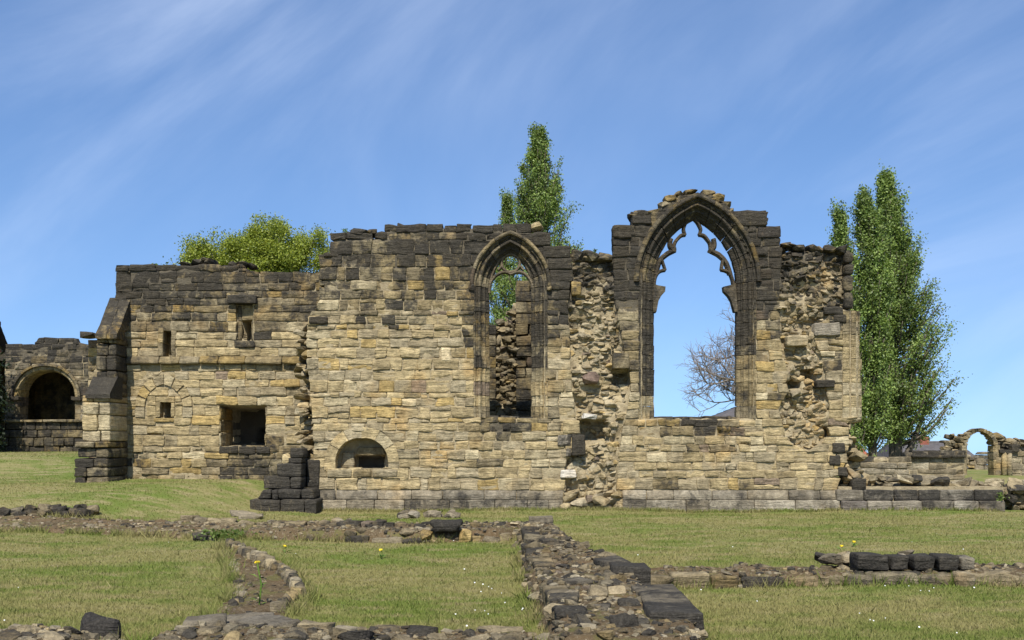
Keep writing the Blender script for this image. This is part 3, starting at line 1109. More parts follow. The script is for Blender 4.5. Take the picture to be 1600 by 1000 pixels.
def zz7(zx, zy):
    return (PM.x(940 + zx / 3.847) , PM.z(280 + zy / 3.847))


TR0, TR1 = PM.Y + .30, PM.Y + .47


def trac(pts, wid):
    V, fs = bar([zz7(*p) for p in pts], wid * 1.3, TR0, TR1)
    MAIN.add('tracery', erode(V, .006, 9), fs, (0.16, 0.13, 0.09, 0.5), parent=wl, smooth=False)


trac([(545, 222), (520, 250), (508, 285), (518, 318)], .055)
trac([(520, 316), (492, 322), (468, 345), (452, 372), (448, 410)], .06)
trac([(430, 340), (424, 370), (432, 398), (452, 412)], .085)
trac([(456, 408), (428, 422), (398, 440), (368, 470), (350, 510), (338, 560)], .095)
trac([(376, 470), (386, 500), (396, 534)], .05)
trac([(397, 532), (372, 538), (350, 552), (336, 580), (328, 622)], .06)
trac([(573, 222), (598, 250), (612, 285), (602, 318)], .055)
trac([(601, 316), (630, 322), (652, 345), (668, 372), (674, 410)], .06)
trac([(690, 340), (696, 370), (690, 398), (670, 414)], .085)
trac([(668, 410), (696, 424), (726, 442), (758, 474), (778, 512), (792, 560)], .095)
trac([(748, 470), (742, 500), (738, 532)], .05)
trac([(737, 530), (764, 536), (788, 550), (802, 580), (812, 622)], .06)
for poly in ([(322, 616), (345, 628), (395, 634), (393, 664), (370, 690), (352, 725), (338, 790), (318, 790)],
             [(818, 616), (796, 624), (746, 634), (748, 664), (776, 690), (796, 725), (812, 790), (832, 790)]):
    V, fs = slab([zz7(*p) for p in poly], TR0 - .05, TR1 + .02)
    MAIN.add('tracery_springer', erode(V, .012, 7), fs, (0.21, 0.175, 0.12, 0.5), parent=wl, smooth=False)
for (zx, zy) in ((452, 409), (672, 412)):
    x, z = zz7(zx, zy)
    V, Fc = rock((.12, .22, .12), (x, PM.Y + .38, z)); MAIN.add('cusp_boss', V, Fc, (0.2, 0.165, 0.11, .5), parent=wl, smooth=False)

# --- the small window
ws = empty('small_window', (SML.xc, PM.Y, SML.zsill), MAIN.root)
prof_s = [(.362, .012), (.315, .012), (.30, .06), (.27, .075), (.25, .04), (.21, .035), (.185, .07), (.18, .13), (.14, .17), (.09, .18), (.075, .23), (.04, .26), (.0, .31),
          (.0, .48), (.10, .6), (.362, .75)]
jh = [SML.zsill]
while jh[-1] < SML.zs - .3:
    jh.append(jh[-1] + rng.uniform(.2, .33))
jh[-1] = SML.zs
for side in (-1, 1):
    moulded_jamb(MAIN, SML, PM, prof_s, jh, side, 'jamb_stone', ws, lambda a, b: np.clip(soot_and_shade_main(a, b) + (.06 if side < 0 else .22), 0, .75))
    moulded_head(MAIN, SML, PM, prof_s, 5, side, 'voussoir', ws, lambda a, b: 0.70, sub=4)
    hood = [(.355, .10), (.355, -.02), (.37, -.06), (.40, -.075), (.43, -.06), (.45, -.02), (.45, .10)]
    moulded_head(MAIN, SML, PM, hood, 4, side, 'hood_mould', ws, lambda a, b: 0.50, sub=5, gap=.001, k=.8)
    # hood stops
    V, Fc = rock((.13, .18, .16), (SML.xc + side * (SML.a + .405), PM.Y + .0, SML.zs - .03)); MAIN.add('hood_stop', V, Fc, tint(.6), parent=ws, smooth=False)
for a, b, x0, x1 in ((650, 660, 764, 780), (650, 660, 781, 812), (651, 660, 813, 834)):
    V, fs = block_quad([(PM.x(x0), PM.z(b)), (PM.x(x1) - .01, PM.z(b)), (PM.x(x1) - .01, PM.z(a)), (PM.x(x0), PM.z(a))], PM.Y + .06, .7, r=.03)
    MAIN.add('sill_stone', V, fs, tint(.75), parent=ws)


def zz5(zx, zy):
    return (PM.x(700 + zx / 3.847), PM.z(320 + zy / 3.847))


def trs(pts, wid, y0=PM.Y + .27, y1=PM.Y + .42):
    V, fs = bar([zz5(*p) for p in pts], wid, y0, y1)
    MAIN.add('tracery', erode(V, .005, 9), fs, (0.24, 0.195, 0.13, 0.38), parent=ws, smooth=False)


ang = np.linspace(0, 2 * math.pi, 17)
trs([(377 + 56 * math.cos(t), 338 + 54 * math.sin(t)) for t in ang], .07)
trs([(246, 520), (250, 470), (275, 425), (315, 396), (350, 392), (378, 405)], .07)
trs([(378, 405), (410, 392), (450, 396), (485, 425), (510, 470), (516, 520)], .07)
trs([(248, 480), (262, 415), (295, 340), (335, 290), (375, 268), (420, 290), (465, 340), (500, 415), (512, 480)], .08)
trs([(300, 380), (318, 362), (326, 350)], .06); trs([(455, 380), (440, 362), (430, 350)], .06)

# --- round-headed recess near the ground
wn = empty('arched_recess', (NICHE.xc, PM.Y, NICHE.zsill), MAIN.root)
prof_n = [(.25, -.005), (.01, -.005), (.0, .01), (.0, .42), (.25, .42)]
for side in (-1, 1):
    moulded_head(MAIN, NICHE, PM, prof_n, 3, side, 'voussoir', wn, lambda a, b: 0.16, sub=3, gap=.006, k=1.05)
    moulded_jamb(MAIN, NICHE, PM, prof_n, [NICHE.zsill, NICHE.zs], side, 'jamb_stone', wn, lambda a, b: 0.1, k=1.05)
for x0, x1, so in ((511, 551, .4), (552, 581, .45), (582, 622, .2)):
    V, fs = block_quad([(PM.x(x0), PM.z(746)), (PM.x(x1) - .01, PM.z(746)), (PM.x(x1) - .01, PM.z(733)), (PM.x(x0), PM.z(733))], PM.Y - .05, .42, r=.04)
    MAIN.add('sill_stone', V, fs, tint(so, .85), parent=wn)
V, fs = block_quad([(PM.x(552), PM.z(712)), (PM.x(600), PM.z(712)), (PM.x(598), PM.z(699)), (PM.x(556), PM.z(699))], PM.Y + .3, .3)
MAIN.add('back_stone', V, fs, tint(.3, .8), parent=wn)
V, fs = block_quad([(PM.x(528), PM.z(733)), (PM.x(550), PM.z(733)), (PM.x(551), PM.z(706)), (PM.x(532), PM.z(706))], PM.Y + .32, .3)
MAIN.add('back_stone', V, fs, tint(.35, .8), parent=wn)
MAIN.finish(295)

# ------------------------------------------------------------------ recessed wing on the left
PW = Plane(27.0)
WING = Thing('ruined_wing', (PW.x(330), 27.0, 0.5), 'lower flat-topped sandstone wing wall with string course and square opening', 'ruin wall')


def soot_and_shade_wing(px, py):
    px = np.asarray(px, float); py = np.asarray(py, float)
    s = np.where((px > 344) & (px < 414) & (py > 638) & (py < 695), .8, 0) + 0.19 + 0.12 * n2d(px, py, .014, 5.0) + 0.08 * n2d(px, py, .04, 2.0) + 0.55 * S(-py, -575, -430) * (0.75 + 0.25 * S(-px, -420, -330)) + 0.10 * S(-px, -330, -230) * S(-py, -540, -480)  # first term paints the shade inside the rectangular opening; the rest is soot
    s = s + 0.28 * S(py, 698, 704) * S(px, 330, 350) + 0.12 * S(py, 708, 720)
    s = s + 0.12 * S(py, 552, 558) * S(-py, -572, -568)
    s = s + 0.12 * gauss(px, py, 440, 480, 60, 60)
    return np.clip(s, 0, .8)


WO = PW.poly([(180, 413), (265, 413), (300, 408), (330, 408), (372, 412), (392, 419), (506, 419), (506, 765), (137, 765), (137, 532), (160, 530), (180, 520)])
RECT = [343, 415, 637, 696]
SLIT = [255, 267, 513, 557]
SQ = [250, 266, 629, 652]
UP = [369, 396, 474, 540]
HOLE_UP = [376, 390, 502, 531]
BL = Arch(PW.x(256), 30 * PW.s, PW.z(636), 36 * PW.s, PW.z(700))


def inr(P, x, z, b, e=0):
    return (x > P.x(b[0] - e)) & (x < P.x(b[1] + e)) & (z < P.z(b[2] - e)) & (z > P.z(b[3] + e))


def mask_w(x, z):
    m = inpoly(x, z, WO)
    m &= ~inr(PW, x, z, RECT) & ~inr(PW, x, z, [247, 275, 513, 557]) & ~inr(PW, x, z, [UP[0], UP[1], 464, 540]) & ~inr(PW, x, z, [243, 273, 620, 659])
    ring = BL.mask(x, z, 14 * PW.s) & ~BL.mask(x, z, -0.02) & (z > PW.z(650))
    m &= ~ring & ~((z < PW.z(556)) & (z > PW.z(570)) & (x > PW.x(198)) & (x < PW.x(478)))
    return m


def mask_wc(x, z):
    m = inpoly(x, z, WO)
    e = .13
    for dx, dz in ((e, 0), (-e, 0), (0, e)):
        m &= inpoly(x + dx, z + dz, WO)
    return m


def depth_w(x, z):
    d = 0.029 + 0.010 * n2d(x, z, 6, 1)
    d = np.where(inr(PW, x, z, RECT, 1.5), 1.9, d)
    d = np.where(inr(PW, x, z, [378, 392, 668, 696]), 2.4, d)
    d = np.where(inr(PW, x, z, SLIT, 1), 1.2, d)
    d = np.where(inr(PW, x, z, SQ, 1.5), .9, d)
    d = np.where(inr(PW, x, z, UP), .16, d)
    d = np.where(inr(PW, x, z, HOLE_UP, 1), 1.0, d)
    return d


core(WING, PW, mask_wc, depth_w, (PW.x(137), PW.x(506)), (0.2, PW.z(405)), 0.07, 2.6, soot_and_shade_wing)
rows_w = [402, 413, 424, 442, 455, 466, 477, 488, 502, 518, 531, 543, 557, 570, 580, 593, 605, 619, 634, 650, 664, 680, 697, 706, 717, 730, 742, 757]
lay_courses(WING, PW, mask_w, rows_w, (PW.x(136), PW.x(506)), soot_and_shade_wing, (0.3, 0.68), 0.28, split=.06)
# string course
x = 198
while x < 478:
    x2 = min(478, x + rng.uniform(28, 58))
    P0, fs = block_quad([(PW.x(x) + .004, PW.z(569)), (PW.x(x2) - .004, PW.z(569)), (PW.x(x2) - .004, PW.z(557)), (PW.x(x) + .004, PW.z(557))], PW.Y - .14, .4, r=.03, amp=.008)
    t = np.clip((P0[:, 2] - PW.z(565)) / (PW.z(557) - PW.z(565)), 0, 1)
    P0[:, 1] += np.where(P0[:, 1] < PW.Y + .1, t * .10, 0)
    WING.add('string_course_stone', P0, fs, tint(.42, .85))
    x = x2
# blocked arch ring
prof_b = [(.235, -.02), (.0, -.02), (.0, .25), (.235, .25)]
ba = empty('blocked_arch', (BL.xc, PW.Y, BL.zs), WING.root)
for side in (-1, 1):
    moulded_head(WING, BL, PW, prof_b, 4, side, 'voussoir', ba, lambda a, b: .1, sub=2, gap=.018, er=.014)
    moulded_jamb(WING, BL, PW, prof_b, [PW.z(652), BL.zs], side, 'jamb_stone', ba, lambda a, b: .12)
# square light: frame
sq = empty('square_light', (PW.x(258), PW.Y, PW.z(656)), WING.root)
for b in ((243, 250, 629, 652), (266.5, 273, 629, 652), (243, 273, 620, 628.6), (240, 276, 653, 659)):
    V, fs = block_quad([(PW.x(b[0]), PW.z(b[3])), (PW.x(b[1]), PW.z(b[3])), (PW.x(b[1]), PW.z(b[2])), (PW.x(b[0]), PW.z(b[2]))], PW.Y - .01, .3, r=.015, amp=.005)
    WING.add('frame_stone', V, fs, tint(.22, .9), parent=sq)
for b in ((247, 254.6, 512, 536), (246, 254.6, 536.5, 557), (267.4, 276, 512, 530), (267.4, 274, 530.5, 557)):
    V, fs = block_quad([(PW.x(b[0]), PW.z(b[3])), (PW.x(b[1]), PW.z(b[3])), (PW.x(b[1]), PW.z(b[2])), (PW.x(b[0]), PW.z(b[2]))], PW.Y - .012, .5, r=.02, amp=.006)
    WING.add('slit_jamb', V, fs, tint(.35, .9))
# upper recess with its projecting lintel
ur = empty('upper_recess', (PW.x(382), PW.Y, PW.z(540)), WING.root)
pickw = lambda a, b, c, d, so, y=-.06, dep=.4, par=None, nm='stone', k=1.0: (lambda r_: WING.add(nm, r_[0], r_[1], tint(so, k), parent=par, prio=1))(
    block_quad([(PW.x(a), PW.z(d)), (PW.x(b), PW.z(d)), (PW.x(b), PW.z(c)), (PW.x(a), PW.z(c))], PW.Y + y, dep))
pickw(358, 402, 462, 475, .78, -.14, .4, ur, 'lintel')
pickw(369, 375.5, 476, 500, .5, .12, .3, ur, 'frame_stone'); pickw(376, 396, 476, 500, .35, .12, .3, ur, 'frame_stone')
pickw(369, 375.5, 501, 531, .5, .12, .3, ur, 'frame_stone'); pickw(390.5, 396, 501, 531, .55, .12, .3, ur, 'frame_stone'); pickw(366, 398, 532, 543, .62, -.06, .4, ur, 'sill_stone')
# rectangular opening: lintel, jambs, dark sill
ro = empty('rectangular_opening', (PW.x(380), PW.Y, PW.z(696)), WING.root)
for (a, b) in ((343, 372), (373, 400), (401, 422)):
    pickw(a, b, 697, 709, .82, -.05, .5, ro, 'sill_stone')
for (c, d) in ((637, 656), (657, 676), (677, 696)):
    pickw(342, 344.6, c, d, .3, .005, 1.2, ro, 'jamb_stone'); pickw(414, 417, c, d, .35, .005, 1.2, ro, 'jamb_stone')
# loose stones on top
for (px, py, w, h) in ((305, 408, 22, 8), (325, 407, 20, 8), (318, 404, 14, 5), (375, 411, 20, 7), (392, 414, 16, 7), (360, 411, 14, 6), (287, 411, 14, 5)):
    V, Fc = rock((w * PW.s, .5, h * PW.s * 1.3), (PW.x(px), PW.Y + .25, PW.z(py)), (0, rng.normal(0, .05), rng.normal(0, .1)))
    WING.add('coping_stone', V, Fc, tint(.7), smooth=False)
WING.finish(295)

# ------------------------------------------------------------------ stepped buttress at the far end of the wing
BUT = Thing('stepped_buttress', (-9.87, 26.3, 0.6), 'stepped buttress with sloping dark offsets at the outer end of the wing', 'buttress')
bx0, bx1 = -10.2, -9.53


def but_stage(yf, zb, zt, x0, x1, ch, so, nm='stone'):
    z = zb
    while z < zt - .05:
        z2 = min(zt, z + rng.uniform(*ch))
        if zt - z2 < .1:
            z2 = zt
        c = x0 + (x1 - x0) * rng.uniform(.35, .65)
        for a, b in ((x0, c), (c, x1)):
            V, fs = block_quad([(a + .006, z + .006), (b - .006, z + .006), (b - .006, z2 - .006), (a + .006, z2 - .006)], yf + rng.normal(0, .012), 27.0 - yf, r=.03, amp=.012)
            BUT.add(nm, V, fs, tint(so(z) + rng.normal(0, .1)))
        z = z2


zB = lambda py, Y: CAMZ - (py - HOR) * Y / F
but_stage(25.62, .42, zB(716, 25.6), bx0 - .12, bx1 + .01, (.22, .3), lambda z: .74, 'plinth_stone')
but_stage(25.70, zB(716, 25.6), zB(700, 25.6), bx0 - .08, bx1 + .006, (.2, .3), lambda z: .45, 'plinth_stone')
but_stage(25.62, zB(700, 25.6), zB(690, 25.6), bx0 - .1, bx1 + .012, (.2, .3), lambda z: .72, 'plinth_stone')
but_stage(25.80, zB(690, 25.6), zB(618, 25.8), bx0, bx1, (.25, .38), lambda z: .16)
but_stage(26.2, zB(618, 25.8), zB(524, 26.2), bx0 + .18, bx1, (.25, .4), lambda z: .66)


def slope(y_lo, z_lo, y_hi, z_hi, x0, x1, n, so, over=.05):
    for i in range(n):
        a, b = i / n, (i + 1) / n
        lo = (y_lo + (y_hi - y_lo) * a, z_lo + (z_hi - z_lo) * a); hi = (y_lo + (y_hi - y_lo) * b, z_lo + (z_hi - z_lo) * b)
        poly = [(lo[0] - (over if i == 0 else 0), lo[1] - .07), (lo[0] - (over if i == 0 else 0), lo[1] + .03), (hi[0], hi[1] + .02), (hi[0] + .3, hi[1] - .0), (hi[0] + .3, lo[1] - .07)]
        c = x0 + (x1 - x0) * rng.uniform(.4, .6)
        for xa, xb in ((x0, c - .004), (c + .004, x1)):
            rings = [np.array([(xx, p[0], p[1]) for p in poly]) for xx in np.linspace(xa, xb, 4)]
            V, fs = prism_rings(rings)
            BUT.add('offset_stone', erode(V, .014, 6), fs, tint(so + rng.normal(0, .05)), smooth=False)


slope(25.78, zB(618, 25.8), 26.22, zB(590, 26.2), bx0 + .12, bx1 + .03, 1, .80, .06)
slope(26.16, zB(525, 26.2), 27.05, zB(466, 27.0), bx0 + .2, bx1 + .05, 4, .68, .07)
V, Fc = rock((.34, .5, .16), (PW.x(146), 26.7, zB(524, 26.7))); BUT.add('stone', V, Fc, tint(.7), smooth=False)
BUT.finish()

# ------------------------------------------------------------------ broken dark buttress stump at the wall corner
ST = Thing('buttress_stump', (-5.0, 24.2, 0.1), 'broken black stone buttress stump on a moulded base at the wall corner', 'buttress')


def sblk(x0, x1, y0, y1, z0, z1, so, nm='stone', r=.03):
    V, fs = block_quad([(x0, z0), (x1, z0), (x1, z1), (x0, z1)], y0, y1 - y0, r=r, amp=.012)
    ST.add(nm, V, fs, tint(so, .9, .3))


PS = Plane(23.9)
g0 = gz1(-5.2, 23.9)
for x0, x1 in ((390, 437), (438, 475), (476, 494)):
    sblk(PS.x(x0), PS.x(x1), 23.9, 25.0, zB(803, 23.9), zB(781, 23.9), .70, 'plinth_stone', .02)
for x0, x1 in ((399, 421), (422, 432), (433, 468), (469, 491)):
    V, fs = block_quad([(PS.x(x0) + .004, zB(780.6, 23.9)), (PS.x(x1), zB(780.6, 23.9)), (PS.x(x1 - (4 if x1 > 480 else 0)), zB(765, 23.9)), (PS.x(x0 + (10 if x0 < 405 else 0)) + .004, zB(765, 23.9))], 24.0, 1.0, r=.04)
    ST.add('plinth_stone', V, fs, tint(.78, .9, .3))
sblk(PS.x(407), PS.x(449), 24.15, 25.2, zB(764.5, 24), zB(746, 24), .76); sblk(PS.x(450), PS.x(466), 24.15, 25.2, zB(764.5, 24), zB(746, 24), .8)
sblk(PS.x(428), PS.x(466), 24.2, 25.2, zB(745.6, 24), zB(725, 24), .80)
sblk(PS.x(445), PS.x(467), 24.25, 25.2, zB(724.6, 24), zB(716, 24), .76); sblk(PS.x(448), PS.x(468), 24.25, 25.2, zB(715.6, 24), zB(701, 24), .84)
sblk(PS.x(467), PS.x(488), 24.75, 25.3, zB(764.5, 24), zB(720, 24), .86)
V, Fc = rock((.26, .4, .22), (PS.x(440), 24.5, zB(718, 24)), (0, .5, 0)); ST.add('stone', V, Fc, tint(.05, 1.3), smooth=False)
V, Fc = rock((.5, .5, .2), (PS.x(434), 24.9, zB(735, 24))); ST.add('stone', V, Fc, tint(.4), smooth=False)
ST.finish()
#@@PART3
# ------------------------------------------------------------------ arched wall far behind on the left
PA = Plane(40.0)
ARW = Thing('arched_wall', (PA.x(70), 40.0, .8), 'distant dark wall with a broad round arch over a low parapet', 'ruin wall')
ARO = PA.poly([(8, 536), (52, 533), (62, 528), (118, 528), (124, 534), (150, 536), (150, 725), (8, 725)])
AA = Arch(PA.x(72), 43 * PA.s, PA.z(620), 40 * PA.s, PA.z(660))
soot_a = lambda a, b: np.clip(.50 + .2 * S(-np.asarray(b, float), -580, -540), 0, .8)


def mask_a(x, z):
    return inpoly(x, z, ARO) & ~AA.mask(x, z, 11 * PA.s)


def mask_ac(x, z):
    return inpoly(x, z, ARO) & inpoly(x, z + .15, ARO) & ~AA.mask(x, z, 5 * PA.s)


core(ARW, PA, mask_ac, lambda x, z: .02 + .01 * n2d(x, z, 6, 1), (PA.x(8), PA.x(150)), (.5, PA.z(526)), .11, 1.0, soot_a)
lay_courses(ARW, PA, mask_a, [528, 537, 547, 557, 567, 577, 587, 597, 607, 618, 628, 638, 648, 659], (PA.x(7), PA.x(151)), soot_a, (.3, .62), .3, k=.66, grey=.3, dens=.3)
aw = empty('round_arch', (AA.xc, 40.0, AA.zs), ARW.root)
for side in (-1, 1):
    moulded_head(ARW, AA, PA, [(.17, .0), (.06, .0), (.0, .12), (.0, .8), (.17, .8)], 6, side, 'voussoir', aw, lambda a, b: .3, k=.85)
    moulded_head(ARW, AA, PA, [(.27, -.1), (.19, -.12), (.17, .2), (.27, .2)], 4, side, 'hood_mould', aw, lambda a, b: .55, k=.8)
    moulded_jamb(ARW, AA, PA, [(.25, .0), (.06, .0), (.0, .12), (.0, .8), (.25, .8)], [PA.z(660), PA.z(647), PA.z(634), PA.z(620)], side, 'jamb_stone', aw, lambda a, b: .45, k=.85)
    V, fs = block_quad([(AA.xc + side * 1.14 - .18, PA.z(626)), (AA.xc + side * 1.14 + .18, PA.z(626)), (AA.xc + side * 1.14 + .18, PA.z(620)), (AA.xc + side * 1.14 - .18, PA.z(620))], 39.87, .4, r=.02)
    ARW.add('capital', V, fs, tint(.75), parent=aw)
# parapet across the foot of the arch
for a, b in zip([660, 672, 684, 697, 709], [672, 684, 697, 709, 724]):
    x = -10
    while x < 128:
        x2 = x + rng.uniform(14, 28)
        V, fs = block_quad([(PA.x(x) + .01, PA.z(b) + .01), (PA.x(x2) - .01, PA.z(b) + .01), (PA.x(x2) - .01, PA.z(a)), (PA.x(x) + .01, PA.z(a))], 39.72 + rng.normal(0, .02), .5, dens=.3)
        ARW.add('parapet_stone', V, fs, tint(.70 + rng.normal(0, .07), .8))
        x = x2
x = -10
while x < 126:
    x2 = x + rng.uniform(24, 45)
    V, fs = block_quad([(PA.x(x) + .01, PA.z(660)), (PA.x(x2) - .01, PA.z(660)), (PA.x(x2) - .01, PA.z(656)), (PA.x(x) + .01, PA.z(656))], 39.6, .7, r=.02, dens=.4)
    ARW.add('parapet_coping', V, fs, tint(.45, .9))
    x = x2
# the covered passage behind the arch
V, fs = [], []
x0, x1, y0, y1, z0, z1 = PA.x(-30), PA.x(150), 41.0, 44.5, .5, PA.z(560)


def boxvf(x0, x1, y0, y1, z0, z1):
    V = np.array([(x, y, z) for x in (x0, x1) for y in (y0, y1) for z in (z0, z1)], float)
    return V, [(0, 1, 3, 2), (4, 6, 7, 5), (0, 4, 5, 1), (2, 3, 7, 6), (0, 2, 6, 4), (1, 5, 7, 3)]


for b in ((x0, x1, 44.5, 45.0, z0, z1), (x0, x1, 41.05, 45.0, z1, z1 + .3), (x1, x1 + .4, 41.05, 45, z0, z1 + .3), (x0 - .4, x0, 41.05, 45, z0, z1 + .3)):
    V, fs = boxvf(*b)
    ARW.add('passage_wall', V, fs, tint(.55, .7), smooth=False)
# inner pointed doorway seen at the right of the arch
IA = Arch(PA.x(116), 4.5 * 43 / F, PA.z(622), 10 * 43 / F, PA.z(668))
for side in (-1, 1):
    moulded_head(ARW, IA, Plane(42.6), [(.2, 0), (.0, .06), (.0, .4), (.2, .4)], 3, side, 'voussoir', aw, lambda a, b: .1)
    moulded_jamb(ARW, IA, Plane(42.6), [(.2, 0), (.0, .06), (.0, .4), (.2, .4)], [.9, 1.5, 2.2, IA.zs], side, 'jamb_stone', aw, lambda a, b: .15)
ARW.finish()

# ------------------------------------------------------------------ rubble pier seen through the small window
PB = Plane(29.0)
PIER = Thing('rubble_pier', (PB.x(805), 29.0, .1), 'broken rubble pier standing behind the small pointed window', 'ruin wall')
po = PB.poly([(752, 505), (790, 500), (803, 470), (806, 440), (850, 436), (850, 760), (752, 760)])
core(PIER, PB, lambda x, z: inpoly(x, z, po) & inpoly(x, z + .1, po), lambda x, z: .22 + .08 * n2d(x, z, 3, 1), (PB.x(750), PB.x(852)), (.1, PB.z(430)), .08, .9, lambda a, b: np.full(np.shape(a), .5))
rubble_zone(PIER, PB, PB.poly([(772, 500), (790, 500), (803, 470), (812, 520), (806, 760), (770, 760)]), lambda a, b: .36, (.10, .28), 1.15, (0, .2), k=.7)
lay_courses(PIER, PB, lambda x, z: inpoly(x, z, PB.poly([(752, 505), (775, 505), (775, 760), (752, 760)])) | inpoly(x, z, PB.poly([(806, 438), (850, 438), (850, 760), (806, 760)])),
            list(range(438, 770, 17)), (PB.x(750), PB.x(852)), lambda a, b: .52, (.26, .5), .4, dens=.25, k=.75)
PIER.finish()

# ------------------------------------------------------------------ low continuation of the main wall to the right
PL = Plane(24.75)
LOW = Thing('low_plinth_wall', (PL.x(1435), 24.75, 0), 'low run of dark plinth blocks topped with rubble, continuing the tall wall', 'ruin wall')
for (a, b, y, so) in ((765, 782, 24.66, .56), (782, 805, 24.56, .34)):
    x = 1305 if a == 765 else 1312
    while x < 1563:
        x2 = min(1566, x + rng.uniform(28, 58))
        if 1566 - x2 < 15:
            x2 = 1566
        V, fs = block_quad([(PL.x(x) + .008, PL.z(b)), (PL.x(x2) - .008, PL.z(b)), (PL.x(x2) - .008, PL.z(a)), (PL.x(x) + .008, PL.z(a))], y + rng.normal(0, .01), .6, r=.03, amp=.008, strata=.005)
        LOW.add('plinth_stone', V, fs, tint(so + rng.normal(0, .08), .8, .6))
        x = x2
Vm, fm = boxvf(PL.x(1310), PL.x(1568), 24.75, 25.9, -.1, .5)
LOW.add('wall_core', Vm, fm, (.3, .25, .17, .2), M_MORTAR, smooth=False)
rubble_zone(LOW, Plane(24.9), Plane(24.9).poly([(1348, 765), (1352, 735), (1390, 745), (1440, 750), (1510, 750), (1568, 752), (1600, 756), (1640, 760), (1640, 800), (1568, 797), (1566, 766)]),
            lambda a, b: .3, (.16, .42), 1.05, (-.1, .5), k=.95, depth=.5)
for (px, py, w, h, so) in ((1438, 748, 15, 12, .8), (1472, 752, 30, 13, .7), (1484, 750, 12, 10, .8), (1398, 750, 20, 9, .6), (1600, 762, 40, 12, .7), (1590, 780, 30, 14, .7)):
    V, Fc = rock((w * PL.s, .4, h * PL.s), (PL.x(px), 25.0, PL.z(py)), (0, 0, rng.normal(0, .2))); LOW.add('rubble_stone', V, Fc, tint(so, .9, .3), smooth=False, prio=.5)
LOW.finish()

# ashlar wall behind it
PR = Plane(31.0)
BACKW = Thing('back_wall', (PR.x(1440), 31.0, .3), 'waist-high pale ashlar wall with dark coping below the poplars', 'ruin wall')
bo = PR.poly([(1345, 712), (1425, 714), (1425, 703), (1506, 703), (1506, 770), (1340, 770)])
soot_b = lambda a, b: np.clip(.36 + .25 * S(-np.asarray(b, float), -724, -712), 0, .7)
core(BACKW, PR, lambda x, z: inpoly(x, z, bo) & inpoly(x, z + .05, bo), lambda x, z: np.full(np.shape(x), .022), (PR.x(1340), PR.x(1507)), (.1, PR.z(702)), .09, .7, soot_b)
lay_courses(BACKW, PR, lambda x, z: inpoly(x, z, bo), [703, 713, 723, 733, 741, 749, 757, 766], (PR.x(1338), PR.x(1508)), soot_b, (.35, .75), .3, k=.9, grey=.35, dens=.3)
x = 1424
while x < 1505:
    x2 = min(1508, x + rng.uniform(18, 34))
    V, fs = block_quad([(PR.x(x), PR.z(715)), (PR.x(x2) - .01, PR.z(715)), (PR.x(x2) - .01, PR.z(711)), (PR.x(x), PR.z(711))], 30.88, .6, r=.02, dens=.4)
    BACKW.add('coping_stone', V, fs, tint(.75)); x = x2
BACKW.finish()

# ------------------------------------------------------------------ free-standing round arch ruin at the right edge
PD = Plane(36.0)
DOOR = Thing('doorway_arch', (PD.x(1534), 36.0, .3), 'free-standing round doorway arch of rubble stones at the right edge', 'ruin arch')
DA = Arch(PD.x(1533), 20.5 * PD.s, PD.z(696), 21.5 * PD.s, PD.z(765))
aw2 = empty('round_arch', (DA.xc, 36.0, DA.zs), DOOR.root)
for side in (-1, 1):
    moulded_head(DOOR, DA, PD, [(.12, .0), (.0, .02), (.0, .5), (.12, .5)], 8, side, 'voussoir', aw2, lambda a, b: .38, gap=.01, er=.03)
    moulded_jamb(DOOR, DA, PD, [(.2, .0), (.05, .0), (.0, .06), (.0, .5), (.2, .5)], [PD.z(765), PD.z(748), PD.z(732), PD.z(718), PD.z(706), PD.z(696)], side, 'jamb_stone', aw2, lambda a, b: .3)
for pl in ([(1478, 703), (1482, 690), (1490, 680), (1506, 677), (1516, 680), (1509, 690), (1508, 708), (1478, 706)],
           [(1557, 690), (1552, 678), (1566, 679), (1577, 684), (1590, 688), (1592, 684), (1606, 683), (1625, 690), (1625, 712), (1557, 706)]):
    rubble_zone(DOOR, PD, PD.poly(pl), lambda a, b: .42, (.12, .32), 1.2, (0, .3), k=.8, depth=.4)
def mask_d(x, z):
    return inpoly(x, z, PD.poly([(1500, 704), (1511, 704), (1511, 768), (1500, 768)])) | inpoly(x, z, PD.poly([(1556, 704), (1640, 708), (1640, 768), (1556, 768)]))
core(DOOR, PD, mask_d, lambda x, z: np.full(np.shape(x), .022), (PD.x(1498), PD.x(1640)), (.1, PD.z(702)), .08, .6, lambda a, b: np.full(np.shape(a), .2))
lay_courses(DOOR, PD, mask_d, [704, 714, 724, 735, 745, 755, 766], (PD.x(1498), PD.x(1640)), lambda a, b: .36, (.3, .6), .3, k=.85, grey=.2, dens=.3)
for px in (1568, 1576):
    V, fs = tube([(PD.x(px), 35.95, .2), (PD.x(px), 35.95, PD.z(722)), (PD.x(px), 35.95, PD.z(707))], .09, 8)
    DOOR.add('shaft', V, fs, tint(.2))
for b in ((1476, 1506, 704, 710), (1560, 1582, 702, 708), (1578, 1590, 695, 706)):
    V, fs = block_quad([(PD.x(b[0]), PD.z(b[3])), (PD.x(b[1]), PD.z(b[3])), (PD.x(b[1]), PD.z(b[2])), (PD.x(b[0]), PD.z(b[2]))], 35.85, .5, r=.02)
    DOOR.add('impost', V, fs, tint(.75))
DOOR.finish()
